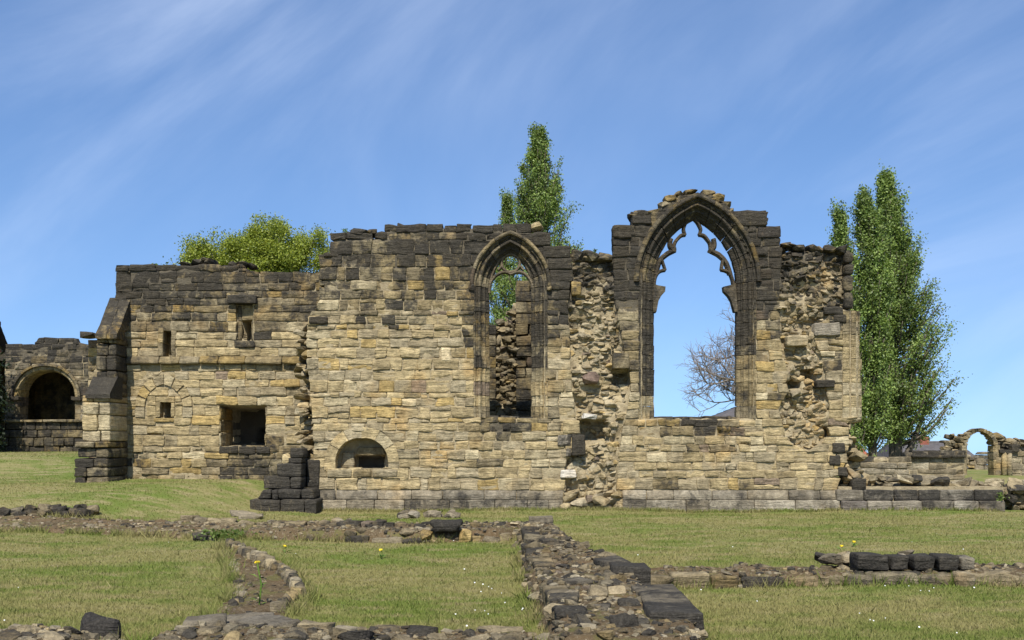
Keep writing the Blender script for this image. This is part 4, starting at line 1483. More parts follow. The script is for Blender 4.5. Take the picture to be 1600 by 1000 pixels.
# low broken pier visible through the doorway
PG = Plane(44.0)
GP = Thing('broken_pier', (PG.x(1540), 44.0, .3), 'broken grey stone pier seen through the round doorway arch', 'ruin wall')
lay_courses(GP, PG, lambda x, z: inpoly(x, z, PG.poly([(1528, 708), (1548, 706), (1552, 750), (1522, 750)])), [706, 716, 726, 738, 750], (PG.x(1515), PG.x(1560)), lambda a, b: .4, (.25, .5), .6, grey=.4, dens=.3)
rubble_zone(GP, PG, PG.poly([(1512, 712), (1524, 706), (1528, 750), (1512, 750)]), lambda a, b: .4, (.15, .35), 1.1, (0, .3))
GP.finish()


# ------------------------------------------------------------------ houses beyond
def house(label, cx, cy, w, d, zb, eave, ridge, roofm, wallm, chim=None, hip=0.0, rot=0.0):
    root = empty('house', (cx, cy, zb)); tag(root, label, 'house')

    def put(nm, V, fs, m):
        V = np.asarray(V, float) @ rotm(0, 0, rot).T + np.array([cx, cy, 0])
        return mesh_obj(nm, V, fs, m, root)
    V, fs = boxvf(-w / 2, w / 2, -d / 2, d / 2, zb, eave)
    put('wall', V, fs, wallm)
    e = .35
    # tiled roof: two slopes built as stepped tile courses
    n = 14
    for sgn in (-1, 1):
        VV, FF = [], []
        for i in range(n):
            a, b = i / n, (i + 1) / n
            ya, yb = sgn * (d / 2 + e) * (1 - a), sgn * (d / 2 + e) * (1 - b)
            za, zb2 = eave - .1 + (ridge - eave + .1) * a, eave - .1 + (ridge - eave + .1) * b
            xa = w / 2 + e - hip * a; xb = w / 2 + e - hip * b
            k = len(VV)
            VV += [(-xa, ya, za + .03), (xa, ya, za + .03), (xb, yb, zb2), (-xb, yb, zb2), (-xa, ya, za - .02), (xa, ya, za - .02)]
            FF += [(k, k + 1, k + 2, k + 3), (k + 4, k + 5, k + 1, k)]
        put('roof_slope', VV, FF, roofm)
    for sgn in (-1, 1):
        xe, xr = sgn * (w / 2 + (e if hip else 0)), sgn * (w / 2 + e - hip if hip else w / 2)
        put('roof_end' if hip else 'gable', [(xe, -d / 2, eave - .05), (xe, d / 2, eave - .05), (xr, 0, ridge - .04)], [(0, 1, 2)], roofm if hip else wallm)
    V, fs = tube([(-w / 2 - e + hip, 0, ridge), (w / 2 + e - hip, 0, ridge)], .14, 6)
    put('ridge_tile', V, fs, roofm)
    for xw in (-w / 4, w / 4):
        V, fs = boxvf(xw - .6, xw + .6, -d / 2 - .03, -d / 2 + .05, (zb + eave) / 2 - .2, (zb + eave) / 2 + 1.0)
        fr = put('window', V, fs, M_WHITE)
        V, fs = boxvf(xw - .5, xw + .5, -d / 2 - .05, -d / 2 - .02, (zb + eave) / 2 - .1, (zb + eave) / 2 + .9)
        put('pane', V, fs, M_GLASS)
    if chim is not None:
        for cxx, wd, hh in chim:
            V, fs = boxvf(cxx - wd / 2, cxx + wd / 2, -.35, .35, ridge - 1.0, ridge + hh)
            put('chimney', V, fs, M_BRICK)
            V, fs = tube([(cxx, 0, ridge + hh), (cxx, 0, ridge + hh + .45)], [.2, .16], 8)
            put('chimney_pot', V, fs, M_BRICK)


def at(px, py, Y):
    return ((px - 800) * Y / F, Y, CAMZ - (py - HOR) * Y / F)


x, y, z = at(1450, 692, 85)
house('bungalow with long grey tiled roof and red brick chimney', x + .4, 88, 5.6, 8, gz1(x, 88), z - 1.9, z, M_SLATE, M_BRICK, [(.35, .7, .55)], 0.6)
x, y, z = at(1522, 697, 92)
house('second grey hip-roofed house seen through the round doorway', x - .5, 95, 3.6, 7, gz1(x, 95), z - 2.2, z, M_SLATE, M_BRICK, None, 1.4)
x, y, z = at(1374, 699, 80)
house('house with an orange-red roof behind the poplar trunks', x - .5, 84, 2.6, 6, gz1(x, 84), z - 2.2, z, M_REDTILE, M_BRICK, None, 1.2)
x, y, z = at(1185, 620, 62)
house('large house with dark grey roof seen through the big window', x + 1.0, 68, 10.0, 9, gz1(x, 68), z - 2.2, z, M_SLATE, M_BRICK, None, 5.3)
x, y, z = at(-94, 490, 46)
house('dark slate roofed building at the left edge', x - 4.2, 50, 9, 7, gz1(x, 50), z - 4.2, z, M_DARKROOF, M_BRICK, None, 0.0)

# ------------------------------------------------------------------ trees
def leaf_mesh(name, C, size, cols, parent, up=0.3):
    n = len(C)
    nrm = rng.normal(size=(n, 3)); nrm[:, 2] += up; nrm[:, 1] -= .25
    nrm /= np.linalg.norm(nrm, axis=1)[:, None]
    t = rng.normal(size=(n, 3)); t -= (t * nrm).sum(1)[:, None] * nrm; t /= np.linalg.norm(t, axis=1)[:, None]
    b = np.cross(nrm, t)
    s = (size * rng.uniform(.65, 1.3, n))[:, None]
    V = np.stack([C - t * s * .5, C + b * s * .36 + nrm * s * .08, C + t * s * .55, C - b * s * .36 + nrm * s * .08], 1).reshape(-1, 3)
    Fc = np.arange(4 * n).reshape(n, 4)
    A = np.repeat(np.concatenate([cols, np.ones((n, 1))], 1), 4, axis=0)
    return mesh_obj(name, V, Fc, M_LEAF, parent, None, False, None, A)


def leaf_cols(n, c1, c2):
    t = rng.random((n, 1))
    return np.array(c1) * (1 - t) + np.array(c2) * t


def join(parts):
    VV, FF, k = [], [], 0
    for V, f in parts:
        VV.append(V); FF += [tuple(i + k for i in q) for q in f]; k += len(V)
    return np.concatenate(VV), FF


def poplar(label, base, top, rad_l, rad_r, z_lo, nbr, leaves, c1, c2, leaf=.13, trunk=.2, fork=None, group='poplar trees', bare=0.0):
    """columnar tree: rad_l, rad_r list of (fraction of height, radius)"""
    base = np.array(base, float); top = np.array(top, float)
    root = empty('poplar_tree', tuple(base)); tag(root, label, 'tree', group)
    H = top[2] - base[2]
    fl = lambda t: np.interp(t, [a for a, b in rad_l], [b for a, b in rad_l])
    fr = lambda t: np.interp(t, [a for a, b in rad_r], [b for a, b in rad_r])
    axis = lambda t: base + (top - base) * t + np.array([.12 * math.sin(4 * t + base[0]), .1 * math.sin(5 * t), 0]) * t
    tp = [axis(t) for t in np.linspace(-.02, .97, 12)]
    mesh_obj('trunk', *tube(tp, list(trunk * np.linspace(1.1, .12, 12)), 8), M_BARK, root, None, True)
    t_lo = (z_lo - base[2]) / H
    br, C, K = [], [], []
    for k in range(nbr):
        t0 = t_lo * .8 + (1 - t_lo * .8) * (k + rng.random()) / nbr * .96
        az = rng.uniform(0, 2 * math.pi)
        t1 = min(1.0, t0 + rng.uniform(.08, .17))
        cx = math.cos(az)
        rr = (fr(t1) if cx > 0 else fl(t1)) * rng.uniform(.66, 1.06)
        ry = .5 * (fr(t1) + fl(t1)) * rng.uniform(.75, 1.05)
        p0 = axis(t0); p3 = axis(t1) + np.array([cx * rr, math.sin(az) * ry, 0])
        p1 = p0 + (p3 - p0) * .45 + np.array([cx * rr * .12, math.sin(az) * ry * .12, -.15 * (p3[2] - p0[2])])
        pts = smooth_path([p0, p1, p3], 4)
        br.append(tube(pts, list(np.linspace(trunk * .26 * (1.1 - t0), .012, len(pts))), 4))
        m = max(6, int(leaves / nbr * rng.uniform(.45, 1.5)))
        if rng.random() < bare:
            m = int(m * .25)
        # clumps along the branch
        nc = max(3, int(np.linalg.norm(p3 - p0) / .28))
        us = .30 + .72 * rng.random(nc) ** .8
        cc = np.array([np.array(pts[min(len(pts) - 1, int(u * (len(pts) - 1)))]) + (p3 - p0) * (.06 if u > .98 else 0) for u in us]) + rng.normal(0, .07, (nc, 3))
        w = rng.integers(0, nc, m)
        dv = (p3 - p0) / np.linalg.norm(p3 - p0)
        C.append(cc[w] + rng.normal(0, 1, (m, 3)) * .10 * (0.75 + .25 * rr) + rng.normal(0, .15, (m, 1)) * dv)
        K.append(np.repeat(rng.uniform(.6, 1.3), m))
    # leader tip
    m = int(leaves * .03)
    tt = rng.uniform(.9, 1.0, m)
    C.append(np.array([axis(t) for t in tt]) + rng.normal(0, .09, (m, 3))); K.append(np.ones(m))
    if fork:
        for f in fork:
            br.append(tube(smooth_path(f[0], 5), list(np.linspace(f[1], f[1] * .3, len(smooth_path(f[0], 5)))), 7))
    C = np.concatenate(C); K = np.concatenate(K)
    ok = C[:, 2] > z_lo - .4
    C = C[ok]; K = K[ok]
    Vb, Fb = join(br)
    mesh_obj('branches', Vb, Fb, M_BARK, root, None, True)
    # random leaf tones, with one random brightness factor per branch
    cols = leaf_cols(len(C), c1, c2) * K[:, None]
    leaf_mesh('crown', C, leaf, cols, root)
    return root


g1, g2 = (.085, .140, .030), (.245, .315, .080)
Y = 38.0; s = Y / F
b = np.array([13.41, Y, gz1(13.4, Y)])
poplar('tall poplar with a spreading side limb right of the wall', b, (13.14, Y, 10.65),
       [(0, .8), (.3, .85), (.55, .8), (.72, .62), (.85, .42), (.95, .25), (1, .1)], [(0, 1.4), (.2, 2.05), (.38, 1.95), (.6, 1.55), (.78, 1.0), (.9, .62), (.97, .34), (1, .12)], 1.5, 300, 90000, g1, g2, .074, .24,
       [([b + (0.05, 0, .1), b + (.55, -.1, 1.1), b + (.95, -.1, 2.2), b + (1.35, 0, 3.6)], .13),
        ([b + (0, 0, 1.0), b + (-.2, 0, 2.2), b + (-.3, .1, 4)], .12)])
Y = 36.0
b = np.array([11.96, Y, gz1(12, Y)])
poplar('slimmer poplar with a grey trunk beside the tall one', b, ((1352 - 800) * Y / F, Y, 9.55),
       [(0, .6), (.3, .8), (.6, .85), (.8, .68), (.93, .38), (1, .1)], [(0, .45), (.3, .6), (.6, .7), (.8, .6), (.93, .38), (1, .1)], 1.2, 170, 46000, g1, g2, .074, .15)
b = np.array([11.15, 35.5, gz1(11, 35.5)])
poplar('shortest poplar, its tip just above the broken wall end', b, ((1308 - 800) * 35.5 / F, 35.5, 8.9),
       [(0, .5), (.5, .5), (.8, .36), (.94, .28), (1, .12)], [(0, .6), (.5, .65), (.8, .5), (.94, .3), (1, .12)], 1.0, 110, 24000, g1, g2, .074, .12)
Y = 50.0
b = np.array([1.5, Y, gz1(1.5, Y)])
poplar('tall pointed poplar rising behind the small window', b, (1.30, Y, 15.55),
       [(0, 1.8), (.3, 2.9), (.5, 2.3), (.68, 1.4), (.86, 1.05), (.95, .6), (1, .18)], [(0, 1.6), (.3, 2.0), (.55, 2.0), (.68, 1.8), (.86, 1.1), (.95, .6), (1, .15)], 3.5, 300, 90000, g1, g2, .09, .28)
b = np.array([-.75, 52.0, gz1(-.7, 52)])
poplar('thin poplar tip left of the tall pointed poplar', b, (-.24, 52.0, 13.0), [(0, .9), (.5, 1.4), (.7, .9), (.84, .4), (.94, .36), (1, .15)], [(0, .9), (.5, 1.1), (.7, .85), (.84, .4), (.94, .36), (1, .15)], 3, 110, 30000, g1, g2, .09, .12)


def broadleaf(label, base, blobs, leaves, c1, c2, leaf, name='broadleaf_tree', shoots=60, trunk=.25):
    base = np.array(base, float)
    root = empty(name, tuple(base)); tag(root, label, 'tree' if 'tree' in name else 'bush')
    ctr = np.mean([bb[0] for bb in blobs], axis=0)
    mesh_obj('trunk', *tube([base - (0, 0, .1), base * .6 + ctr * .4, ctr], [trunk, trunk * .8, trunk * .4], 8), M_BARK, root, None, True)
    br, C = [], []
    vol = np.array([bb[1] ** 2 for bb in blobs]); vol = vol / vol.sum()
    for (c, r), v in zip(blobs, vol):
        c = np.array(c, float)
        nb = max(6, int(90 * v))
        for k in range(nb):
            d = rng.normal(size=3); d /= np.linalg.norm(d)
            if d[2] < -.3:
                d[2] *= -1
            e = c + d * r * rng.uniform(.7, 1.03)
            st = base * .25 + ctr * .75
            pts = smooth_path([st, (st + e) / 2 + rng.normal(0, .15, 3), e], 3)
            br.append(tube(pts, list(np.linspace(.05, .01, len(pts))), 4))
            m = int(leaves * v / nb * rng.uniform(.4, 1.5))
            us = rng.random(6) * .42 + .62
            cc = st + (e - st) * us[:, None] + rng.normal(0, .16, (6, 3))
            C.append(cc[rng.integers(0, 6, m)] + rng.normal(0, .17, (m, 3)))
            if rng.random() < shoots / 90:
                q = e + np.array([d[0] * .25, d[1] * .25, .35 + .3 * rng.random()])
                br.append(tube([e, q], [.012, .006], 3))
                mm = 26
                C.append(e + (q - e) * rng.random((mm, 1)) * 1.1 + rng.normal(0, .06, (mm, 3)))
    C = np.concatenate(C)
    mesh_obj('branches', *join(br), M_BARK, root, None, True)
    leaf_mesh('crown', C, leaf, leaf_cols(len(C), c1, c2), root, .5)
    return root


Y = 45.0; s = Y / F
ax = lambda px, py: np.array([(px - 800) * s, Y, CAMZ - (py + 14 - HOR) * s])
broadleaf('round bright yellow-green tree rising behind the wing', (-10.2, Y, gz1(-10, Y)),
          [(ax(440, 400) + (0, 0, 0), 1.65), (ax(370, 410), 1.5), (ax(480, 405), 1.35), (ax(330, 412), 1.4), (ax(415, 400) + (0, .8, 0), 1.6), (ax(306, 420), 1.1), (ax(420, 450), 1.8), (ax(492, 388), 1.15), (ax(425, 378), 1.2), (ax(350, 395), 1.25), (ax(390, 385), 1.2), (ax(460, 378), 1.1)],
          150000, (.115, .16, .018), (.31, .34, .045), .078, shoots=30)
broadleaf('small leafy sprigs showing over the wing top', ((258 - 800) * s, Y, gz1(-14, Y)), [(ax(266, 428), .42), (ax(246, 430), .34)], 900, (.06, .10, .014), (.12, .17, .03), .13, 'sapling_tree', 20, .05)
Y = 38.5; s = Y / F
broadleaf('dark evergreen bush at the left edge', ((-36 - 800) * s, Y, gz1(-18, Y)), [(ax(-34, 560), .6), (ax(-36, 605), .75), (ax(-34, 645), .75), (ax(-38, 690), .75)], 9000, (.012, .02, .008), (.03, .045, .014), .12, 'evergreen_bush', 10, .1)


def bare_tree(label, base, h):
    base = np.array(base, float)
    root = empty('bare_tree', tuple(base)); tag(root, label, 'tree')
    parts = []
    r_ = np.random.default_rng(21)

    def grow(p, d, L_, rad, lev):
        n = 5
        pts = [p]
        dd = d.copy()
        for i in range(n):
            dd = dd + r_.normal(0, .13, 3) + np.array([0, 0, .05])
            dd /= np.linalg.norm(dd)
            pts.append(pts[-1] + dd * L_ / n)
        parts.append(tube(pts, list(np.linspace(rad, rad * .55, len(pts))), 5 if lev < 2 else 3))
        if lev >= 5:
            return
        k = [7, 6, 5, 5, 4][lev]
        for i in range(k):
            q = pts[1 + int(r_.integers(1, n))] if i else pts[-1]
            a = r_.normal(size=3); a -= a.dot(dd) * dd; a /= np.linalg.norm(a)
            nd = dd * r_.uniform(.55, .9) + a * r_.uniform(.45, .9); nd /= np.linalg.norm(nd)
            grow(q, nd, L_ * r_.uniform(.52, .75), rad * .56, lev + 1)
    for i_ in range(9):
        a_ = i_ * 2.4
        grow(base + (0, 0, h * (.26 + .035 * i_)), np.array([math.cos(a_) * .9 - .25, math.sin(a_) * .6, .55 + .05 * i_]) / 1.1, h * .26, .075, 1)
    V, f = tube([base - (0, 0, .1), base + (.02, 0, h * .16), base + (0, 0, h * .33)], [.2, .16, .10], 8)
    mesh_obj('trunk', V, f, M_BARK, root, None, True)
    V, f = join(parts)
    mesh_obj('branches', V, f, M_TWIG, root, None, True)


bare_tree('leafless grey-brown tree seen through the large window', (9.55, 40.0, gz1(9, 40)), 6.5)
#@@PART4
# ------------------------------------------------------------------ excavated footings in the lawn
FOOT = []


def edge_dist(x, y, poly):
    d = np.full(np.shape(x), 1e9)
    for i in range(len(poly)):
        ax_, ay = poly[i]; bx, by = poly[(i + 1) % len(poly)]
        L2 = (bx - ax_) ** 2 + (by - ay) ** 2
        t = np.clip(((x - ax_) * (bx - ax_) + (y - ay) * (by - ay)) / L2, 0, 1)
        d = np.minimum(d, np.hypot(x - ax_ - t * (bx - ax_), y - ay - t * (by - ay)))
    return d


def footing(name, label, poly, hf, rocks, big, kerbs=(), kd=.24, rough=.45, dark=.3, fall=.14, res=.07):
    """low ruined footing: earth-and-mortar bed, packed stones, dressed edge stones.
    rocks=(count, min, max); big=(count, min, max); kerbs: (pts, h, len range, soot, height0)"""
    xs = [p[0] for p in poly]; ys = [p[1] for p in poly]
    cx, cy = sum(xs) / len(xs), sum(ys) / len(ys)
    T = Thing(name, (cx, cy, gz1(cx, cy)), label, 'ruin footing')
    FOOT.append(poly)
    X, Y_ = np.meshgrid(np.arange(min(xs) - .15, max(xs) + .15, res), np.arange(min(ys) - .15, max(ys) + .15, res), indexing='ij')
    ins = inpoly(X, Y_, poly)
    d = np.where(ins, edge_dist(X, Y_, poly), -edge_dist(X, Y_, poly))

    def top(x, y, d_):
        return gz(x, y) + hf(x, y) * S(d_, -.03, fall) + (.03 * n2d(x, y, 5, 3) + .02 * n2d(x, y, 13, 6)) * S(d_, 0, .1) - .05 * (1 - S(d_, -.12, .03))
    Z = top(X.ravel(), Y_.ravel(), d.ravel()).reshape(X.shape)
    keep = (d > -.12)
    cell = keep[:-1, :-1] & keep[1:, :-1] & keep[:-1, 1:] & keep[1:, 1:]
    W = X.shape[1]
    i, j = np.nonzero(cell)
    a = i * W + j
    Fc = np.stack([a, a + W, a + W + 1, a + 1], 1)
    V = np.stack([X, Y_, Z], -1).reshape(-1, 3)
    used = np.unique(Fc); re = np.full(len(V), -1); re[used] = np.arange(len(used))
    mesh_obj('earth_bed', V[used], re[Fc], M_SOIL, T.root, None, True)
    pts = np.zeros((0, 3))
    for (cnt, lo, hi) in (big, rocks):
        tries = 0; placed = 0
        while placed < cnt and tries < cnt * 14:
            tries += 1
            x, y = rng.uniform(min(xs), max(xs)), rng.uniform(min(ys), max(ys))
            if not inpoly(np.array([x]), np.array([y]), poly)[0]:
                continue
            w = lo + (hi - lo) * rng.random() ** 1.6
            if len(pts) and np.any(np.hypot(pts[:, 0] - x, pts[:, 1] - y) < (pts[:, 2] + w) * .40):
                continue
            pts = np.vstack([pts, (x, y, w)])
            de = edge_dist(np.array([x]), np.array([y]), poly)[0]
            z = float(top(np.array([x]), np.array([y]), np.array([de]))[0])
            h = w * rng.uniform(.35, .75)
            so = dark + .14 + rng.normal(0, .15) + (.3 if rng.random() < .2 else 0)
            V, Fr = rock((w, w * rng.uniform(.6, 1.0), h), (x, y, z + h * rng.uniform(-.18, .10)), (rng.normal(0, .22), rng.normal(0, .22), rng.uniform(0, 6.3)))
            T.add('stone', V, Fr, tint(so, rng.uniform(.5, .95), .2), smooth=False, prio=-.004 * y)
            placed += 1
    for (kp, h, lr, so, z0) in kerbs:
        kerb(T, kp, h, lr, so, z0, kd, rough=rough)
    T.finish(295)
    return T


def kerb(T, kp, h, lr, so, z0=0.0, depth=.24, nm='edge_stone', skip=.06, rough=.45):
    for (p, q) in zip(kp[:-1], kp[1:]):
        p = np.array(p, float); q = np.array(q, float)
        L_ = np.linalg.norm(q - p); u = (q - p) / L_
        t = 0
        az = math.atan2(u[1], u[0])
        while t < L_ - .05:
            w = min(rng.uniform(*lr), L_ - t)
            if L_ - t - w < .1:
                w = L_ - t
            if rng.random() > skip:
                hh = h * rng.uniform(.8, 1.15)
                if rng.random() < rough and h < .2:
                    V, fs = ROCKS[int(rng.integers(len(ROCKS)))]
                    V = V * np.array([w * 1.05, depth * rng.uniform(.7, 1.1), hh * 1.1])
                else:
                    V, fs = block(w - .015, depth * rng.uniform(.8, 1.2), hh, r=.02, amp=.02)
                c = p + u * (t + w / 2)
                V = V @ rotm(rng.normal(0, .05), rng.normal(0, .04), az + rng.normal(0, .05)).T + np.array([c[0], c[1], gz1(c[0], c[1]) + z0 + hh / 2 - .03])
                T.add(nm, V, fs, tint(so + rng.normal(0, .16), .8, .15), prio=.02)
            t += w


const = lambda h: (lambda x, y: np.full(np.shape(x), h))
# A: the long footing across the middle
polyA = [(-4.35, 17.35), (-2.6, 17.0), (-1.2, 16.75), (-.2, 17.0), (.12, 17.4), (.7, 18.6), (-1.2, 18.7), (-2.4, 18.5), (-4.4, 19.4)]
TA = footing('wall_footing', 'long rubble footing crossing the lawn before the tall wall', polyA, const(.17), (800, .03, .10), (70, .10, .24),
             [([(-4.3, 18.2), (-3.2, 17.9), (-1.7, 17.55)], .22, (.16, .42), .5, .05), ([(-2.6, 16.95), (-1.25, 16.75)], .13, (.3, .6), .5, 0), ([(-.75, 16.85), (.0, 17.05)], .13, (.25, .5), .5, 0)], dark=.22)
# the thick black block bridging a gap
V, fs = block(.50, .34, .19, r=.04, amp=.02)
V = V + np.array([-1.02, 16.72, .25]); V[:, 0] += np.where(V[:, 2] < .24, -np.sign(V[:, 0] + 1.02) * .05, 0)
mesh_obj('bridging_block', V, fs, M_STONE, TA.root, (.2, .17, .13, .95), True)
for sx in (-1.32, -.72):
    V, Fr = rock((.2, .3, .2), (sx, 16.8, .1)); mesh_obj('stone', V, Fr, M_STONE, TA.root, tint(.3))
# A2: flatter, earthy left part
polyL = [(-9.8, 19.0), (-8.8, 18.7), (-7.0, 18.3), (-5.4, 17.7), (-4.4, 17.4), (-4.45, 19.6), (-5.6, 20.4), (-7.3, 20.7), (-9.8, 20.4)]
TL = footing('wall_footing', 'flat earthy footing strewn with pale stones on the left', polyL, const(.07), (700, .03, .10), (34, .10, .22),
             [([(-6.2, 20.3), (-4.6, 19.5)], .16, (.2, .45), .3, .02)], dark=.15)
TF = Thing('dark_stone_row', (-8.9, 20.9, .2), 'short row of black stones edging the earthy footing at the left', 'ruin footing')
for k in range(22):
    t = k / 21; w = rng.uniform(.16, .30)
    x, y = -9.6 + 1.45 * t, 20.35 + .62 * t + rng.normal(0, .04) + (.22 if k % 3 == 0 else 0)
    V, Fr = rock((w, w * .9, w * rng.uniform(.55, .85)), (x, y, gz1(x, y) + .07 + .03 * (k % 3 == 0)), (rng.normal(0, .15), rng.normal(0, .15), rng.uniform(0, 6)))
    TF.add('stone', V, Fr, tint(.62 + rng.normal(0, .1), .85, .2), smooth=False)
TF.finish()
# B: the broad footing running towards the viewer
polyB = [(.05, 17.6), (.10, 14.5), (.14, 12), (.24, 9.2), (.22, 7.2), (1.38, 7.2), (1.44, 8.1), (1.45, 9.7), (1.30, 10.2), (1.36, 11.1), (1.25, 12.6), (1.05, 14.2), (.85, 15.8), (.72, 18.3), (.3, 18.5)]
hB = lambda x, y: .20 + .05 * S(y, 15.5, 17.5) - .05 * S(x, .2, .0) + .05 * (1 - S(y, 9.0, 12.0))
TB = footing('wall_footing', 'broad rubble footing running towards the viewer with black corner blocks', polyB, hB, (1500, .03, .10), (150, .10, .22),
             [([(.13, 16.9), (.17, 14.8)], .24, (.28, .55), .6, .04), ([(.18, 13.6), (.24, 11.8)], .22, (.3, .5), .5, .02), ([(.28, 10.3), (.33, 8.2)], .28, (.25, .5), .62, .03)], dark=.26)


def bblock(x0, x1, y0, y1, z0, z1, so, k=.8, T=TB, rz=0.0, nm='corner_block'):
    V, fs = block(x1 - x0, y1 - y0, z1 - z0, r=.02, amp=.014, dens=.08)
    V[:, 1] -= (y1 - y0) / 2
    V = V @ rotm(0, 0, rz).T + np.array([(x0 + x1) / 2, (y0 + y1) / 2, (z0 + z1) / 2])
    return mesh_obj(nm, V, fs, M_STONE, T.root, tint(so, k, .5), True)


bblock(1.02, 1.42, 8.02, 8.55, -.05, .31, .78); bblock(1.06, 1.44, 8.58, 9.25, .0, .30, .60); bblock(1.06, 1.46, 9.28, 9.85, .0, .29, .55)
bblock(1.02, 1.40, 10.95, 11.4, .02, .31, .85); bblock(.95, 1.24, 11.7, 12.2, .05, .27, .62, rz=.2)
bblock(.50, .74, 10.2, 10.45, .06, .27, .5, rz=.5); bblock(.55, .76, 8.4, 8.6, .02, .29, .5, rz=-.3)
bblock(.38, .60, 14.2, 14.6, .05, .27, .6, rz=.1); bblock(.28, .66, 17.5, 17.9, .05, .33, .3)
# C: the kerbed footing on the right
polyC = [(1.40, 11.65), (5.0, 11.62), (7.5, 11.6), (7.5, 12.7), (5.0, 12.75), (3.4, 12.6), (1.36, 12.4)]
TC = footing('wall_footing', 'kerbed footing of pale blocks crossing the right lawn', polyC, const(.13), (560, .03, .10), (70, .10, .2),
             [([(1.42, 11.62), (7.4, 11.58)], .16, (.2, .5), .42, .0)], dark=.2)
for k in range(34):
    w = rng.uniform(.10, .24); x = rng.uniform(3.5, 4.95)
    V, Fr = rock((w, w * .9, w * .55), (x, rng.uniform(12.05, 12.5), rng.uniform(.17, .27)), (rng.normal(0, .2), rng.normal(0, .2), rng.uniform(0, 6)))
    mesh_obj('upper_stone', V, Fr, M_STONE, TC.root, tint(.35 + rng.normal(0, .15), .8, .3))
for x0, x1, z1 in ((3.72, 4.06, .34), (4.09, 4.29, .33), (4.33, 4.56, .33), (4.60, 4.82, .33)):
    bblock(x0, x1, 11.72, 12.02, .17, z1, .86, .7, TC, nm='upper_block')
bblock(4.85, 5.0, 11.75, 12.0, .17, .31, .5, .8, TC, nm='upper_block')
Vp, Fp = [], []
# D: rubble along the bottom of the view
polyD = [(-2.75, 7.0), (.22, 7.0), (.24, 8.45), (-.6, 8.5), (-1.6, 8.55), (-2.1, 8.75), (-2.75, 8.6)]
TD = footing('wall_footing', 'nearest rubble footing along the bottom edge of the view', polyD, const(.11), (800, .03, .10), (80, .10, .24), [([(-2.0, 8.45), (.1, 8.3)], .14, (.2, .4), .35, .03)], dark=.24)
polyD2 = [(-4.3, 7.0), (-2.95, 7.0), (-3.0, 8.45), (-3.4, 8.65), (-3.9, 8.55), (-4.3, 8.2)]
TD2 = footing('rubble_heap', 'low heap of broken stone in the bottom left corner', polyD2, const(.16), (420, .03, .11), (50, .12, .26), dark=.2, fall=.4)
# black drum stone lying by the heap
V, fs = block(.30, .26, .17, r=.05, amp=.02)
V = V @ rotm(.05, .12, .25).T + np.array([-3.2, 8.45, .10])
o = mesh_obj('black_stone', V, fs, M_STONE, None, (.2, .17, .14, .84), False)
tag(o, 'squat black stone lying beside the bottom left heap', 'stone')
# E: the stone-lined drain
polyE = [(-4.25, 15.8), (-3.7, 14.0), (-3.15, 12.25), (-2.85, 11.1), (-2.7, 9.5), (-2.0, 9.5), (-2.0, 11.0), (-2.5, 12.6), (-3.05, 13.95), (-3.95, 15.8)]
TE = footing('stone_drain', 'curving stone-lined drain leading through the left lawn', polyE, const(.02), (240, .02, .06), (8, .06, .1),
             [([(-4.1, 15.7), (-3.25, 13.9), (-2.62, 12.6), (-2.13, 11.0), (-2.15, 9.9)], .15, (.08, .24), .42, .0), ([(-3.95, 15.5), (-3.1, 13.75), (-2.5, 12.5)], .12, (.08, .2), .35, .03), ([(-3.62, 14.0), (-3.08, 12.25), (-2.76, 11.1), (-2.62, 10.1)], .10, (.08, .2), .4, -.02)], dark=.22, kd=.15, rough=1.0)
for x0, x1, y0, y1, z1, so in ((-2.5, -2.0, 8.95, 9.35, .10, .3), (-2.2, -1.75, 8.6, 8.95, .14, .3), (-2.62, -2.3, 8.55, 8.9, .17, .4)):
    o = bblock(x0, x1, y0, y1, -.05, z1, so, .75, TE, rng.normal(0, .3), 'cover_slab')
# lone stones
def lone(px, py, Y, w, h, d, so, label, k=.85, nm='loose_stone', tilt=(0, 0, 0)):
    x = (px - 800) * Y / F; z = gz1(x, Y)
    V, Fr = rock((w, d, h), (x, Y, z + h * .32), tilt)
    o = mesh_obj(nm, V, Fr, M_STONE, None, tint(so, k, .4))
    tag(o, label, 'stone')


lone(380, 768, 22.6, .55, .14, .5, .3, 'flat grey slab in the grass left of the buttress stump', tilt=(0, .1, .3))
lone(392, 783, 21.9, .5, .12, .4, .35, 'low flat slab just before the buttress stump', tilt=(0, -.05, .1))
lone(320, 842, 17.1, .40, .17, .42, .7, 'dark capstone at the head of the stone drain', tilt=(0, .08, .2))
TG = Thing('rubble_patch', (-1.9, 22.0, 0), 'small patch of rubble stones in the grass before the tall wall', 'rubble')
for k in range(26):
    w = rng.uniform(.10, .26)
    x, y = -2.25 + 1.1 * rng.random(), 21.6 + .7 * rng.random()
    V, Fr = rock((w, w, w * .7), (x, y, gz1(x, y) + w * .25), (0, rng.normal(0, .3), rng.uniform(0, 6)))
    TG.add('stone', V, Fr, tint(.35 + rng.normal(0, .2), .75, .4), smooth=False)
TG.finish()

# ------------------------------------------------------------------ grass, weeds and flowers
def blocked(x, y):
    m = np.zeros(x.shape, bool)
    for p in FOOT:
        m |= inpoly(x, y, p)
    m |= (y > 24.72) & (x > -4.45)
    m |= (y > 26.95) & (x > -11)
    m |= (y > 23.9) & (x > -5.8) & (x < -4.2)
    m |= (y > 25.6) & (x > -10.35) & (x < -9.5)
    return m


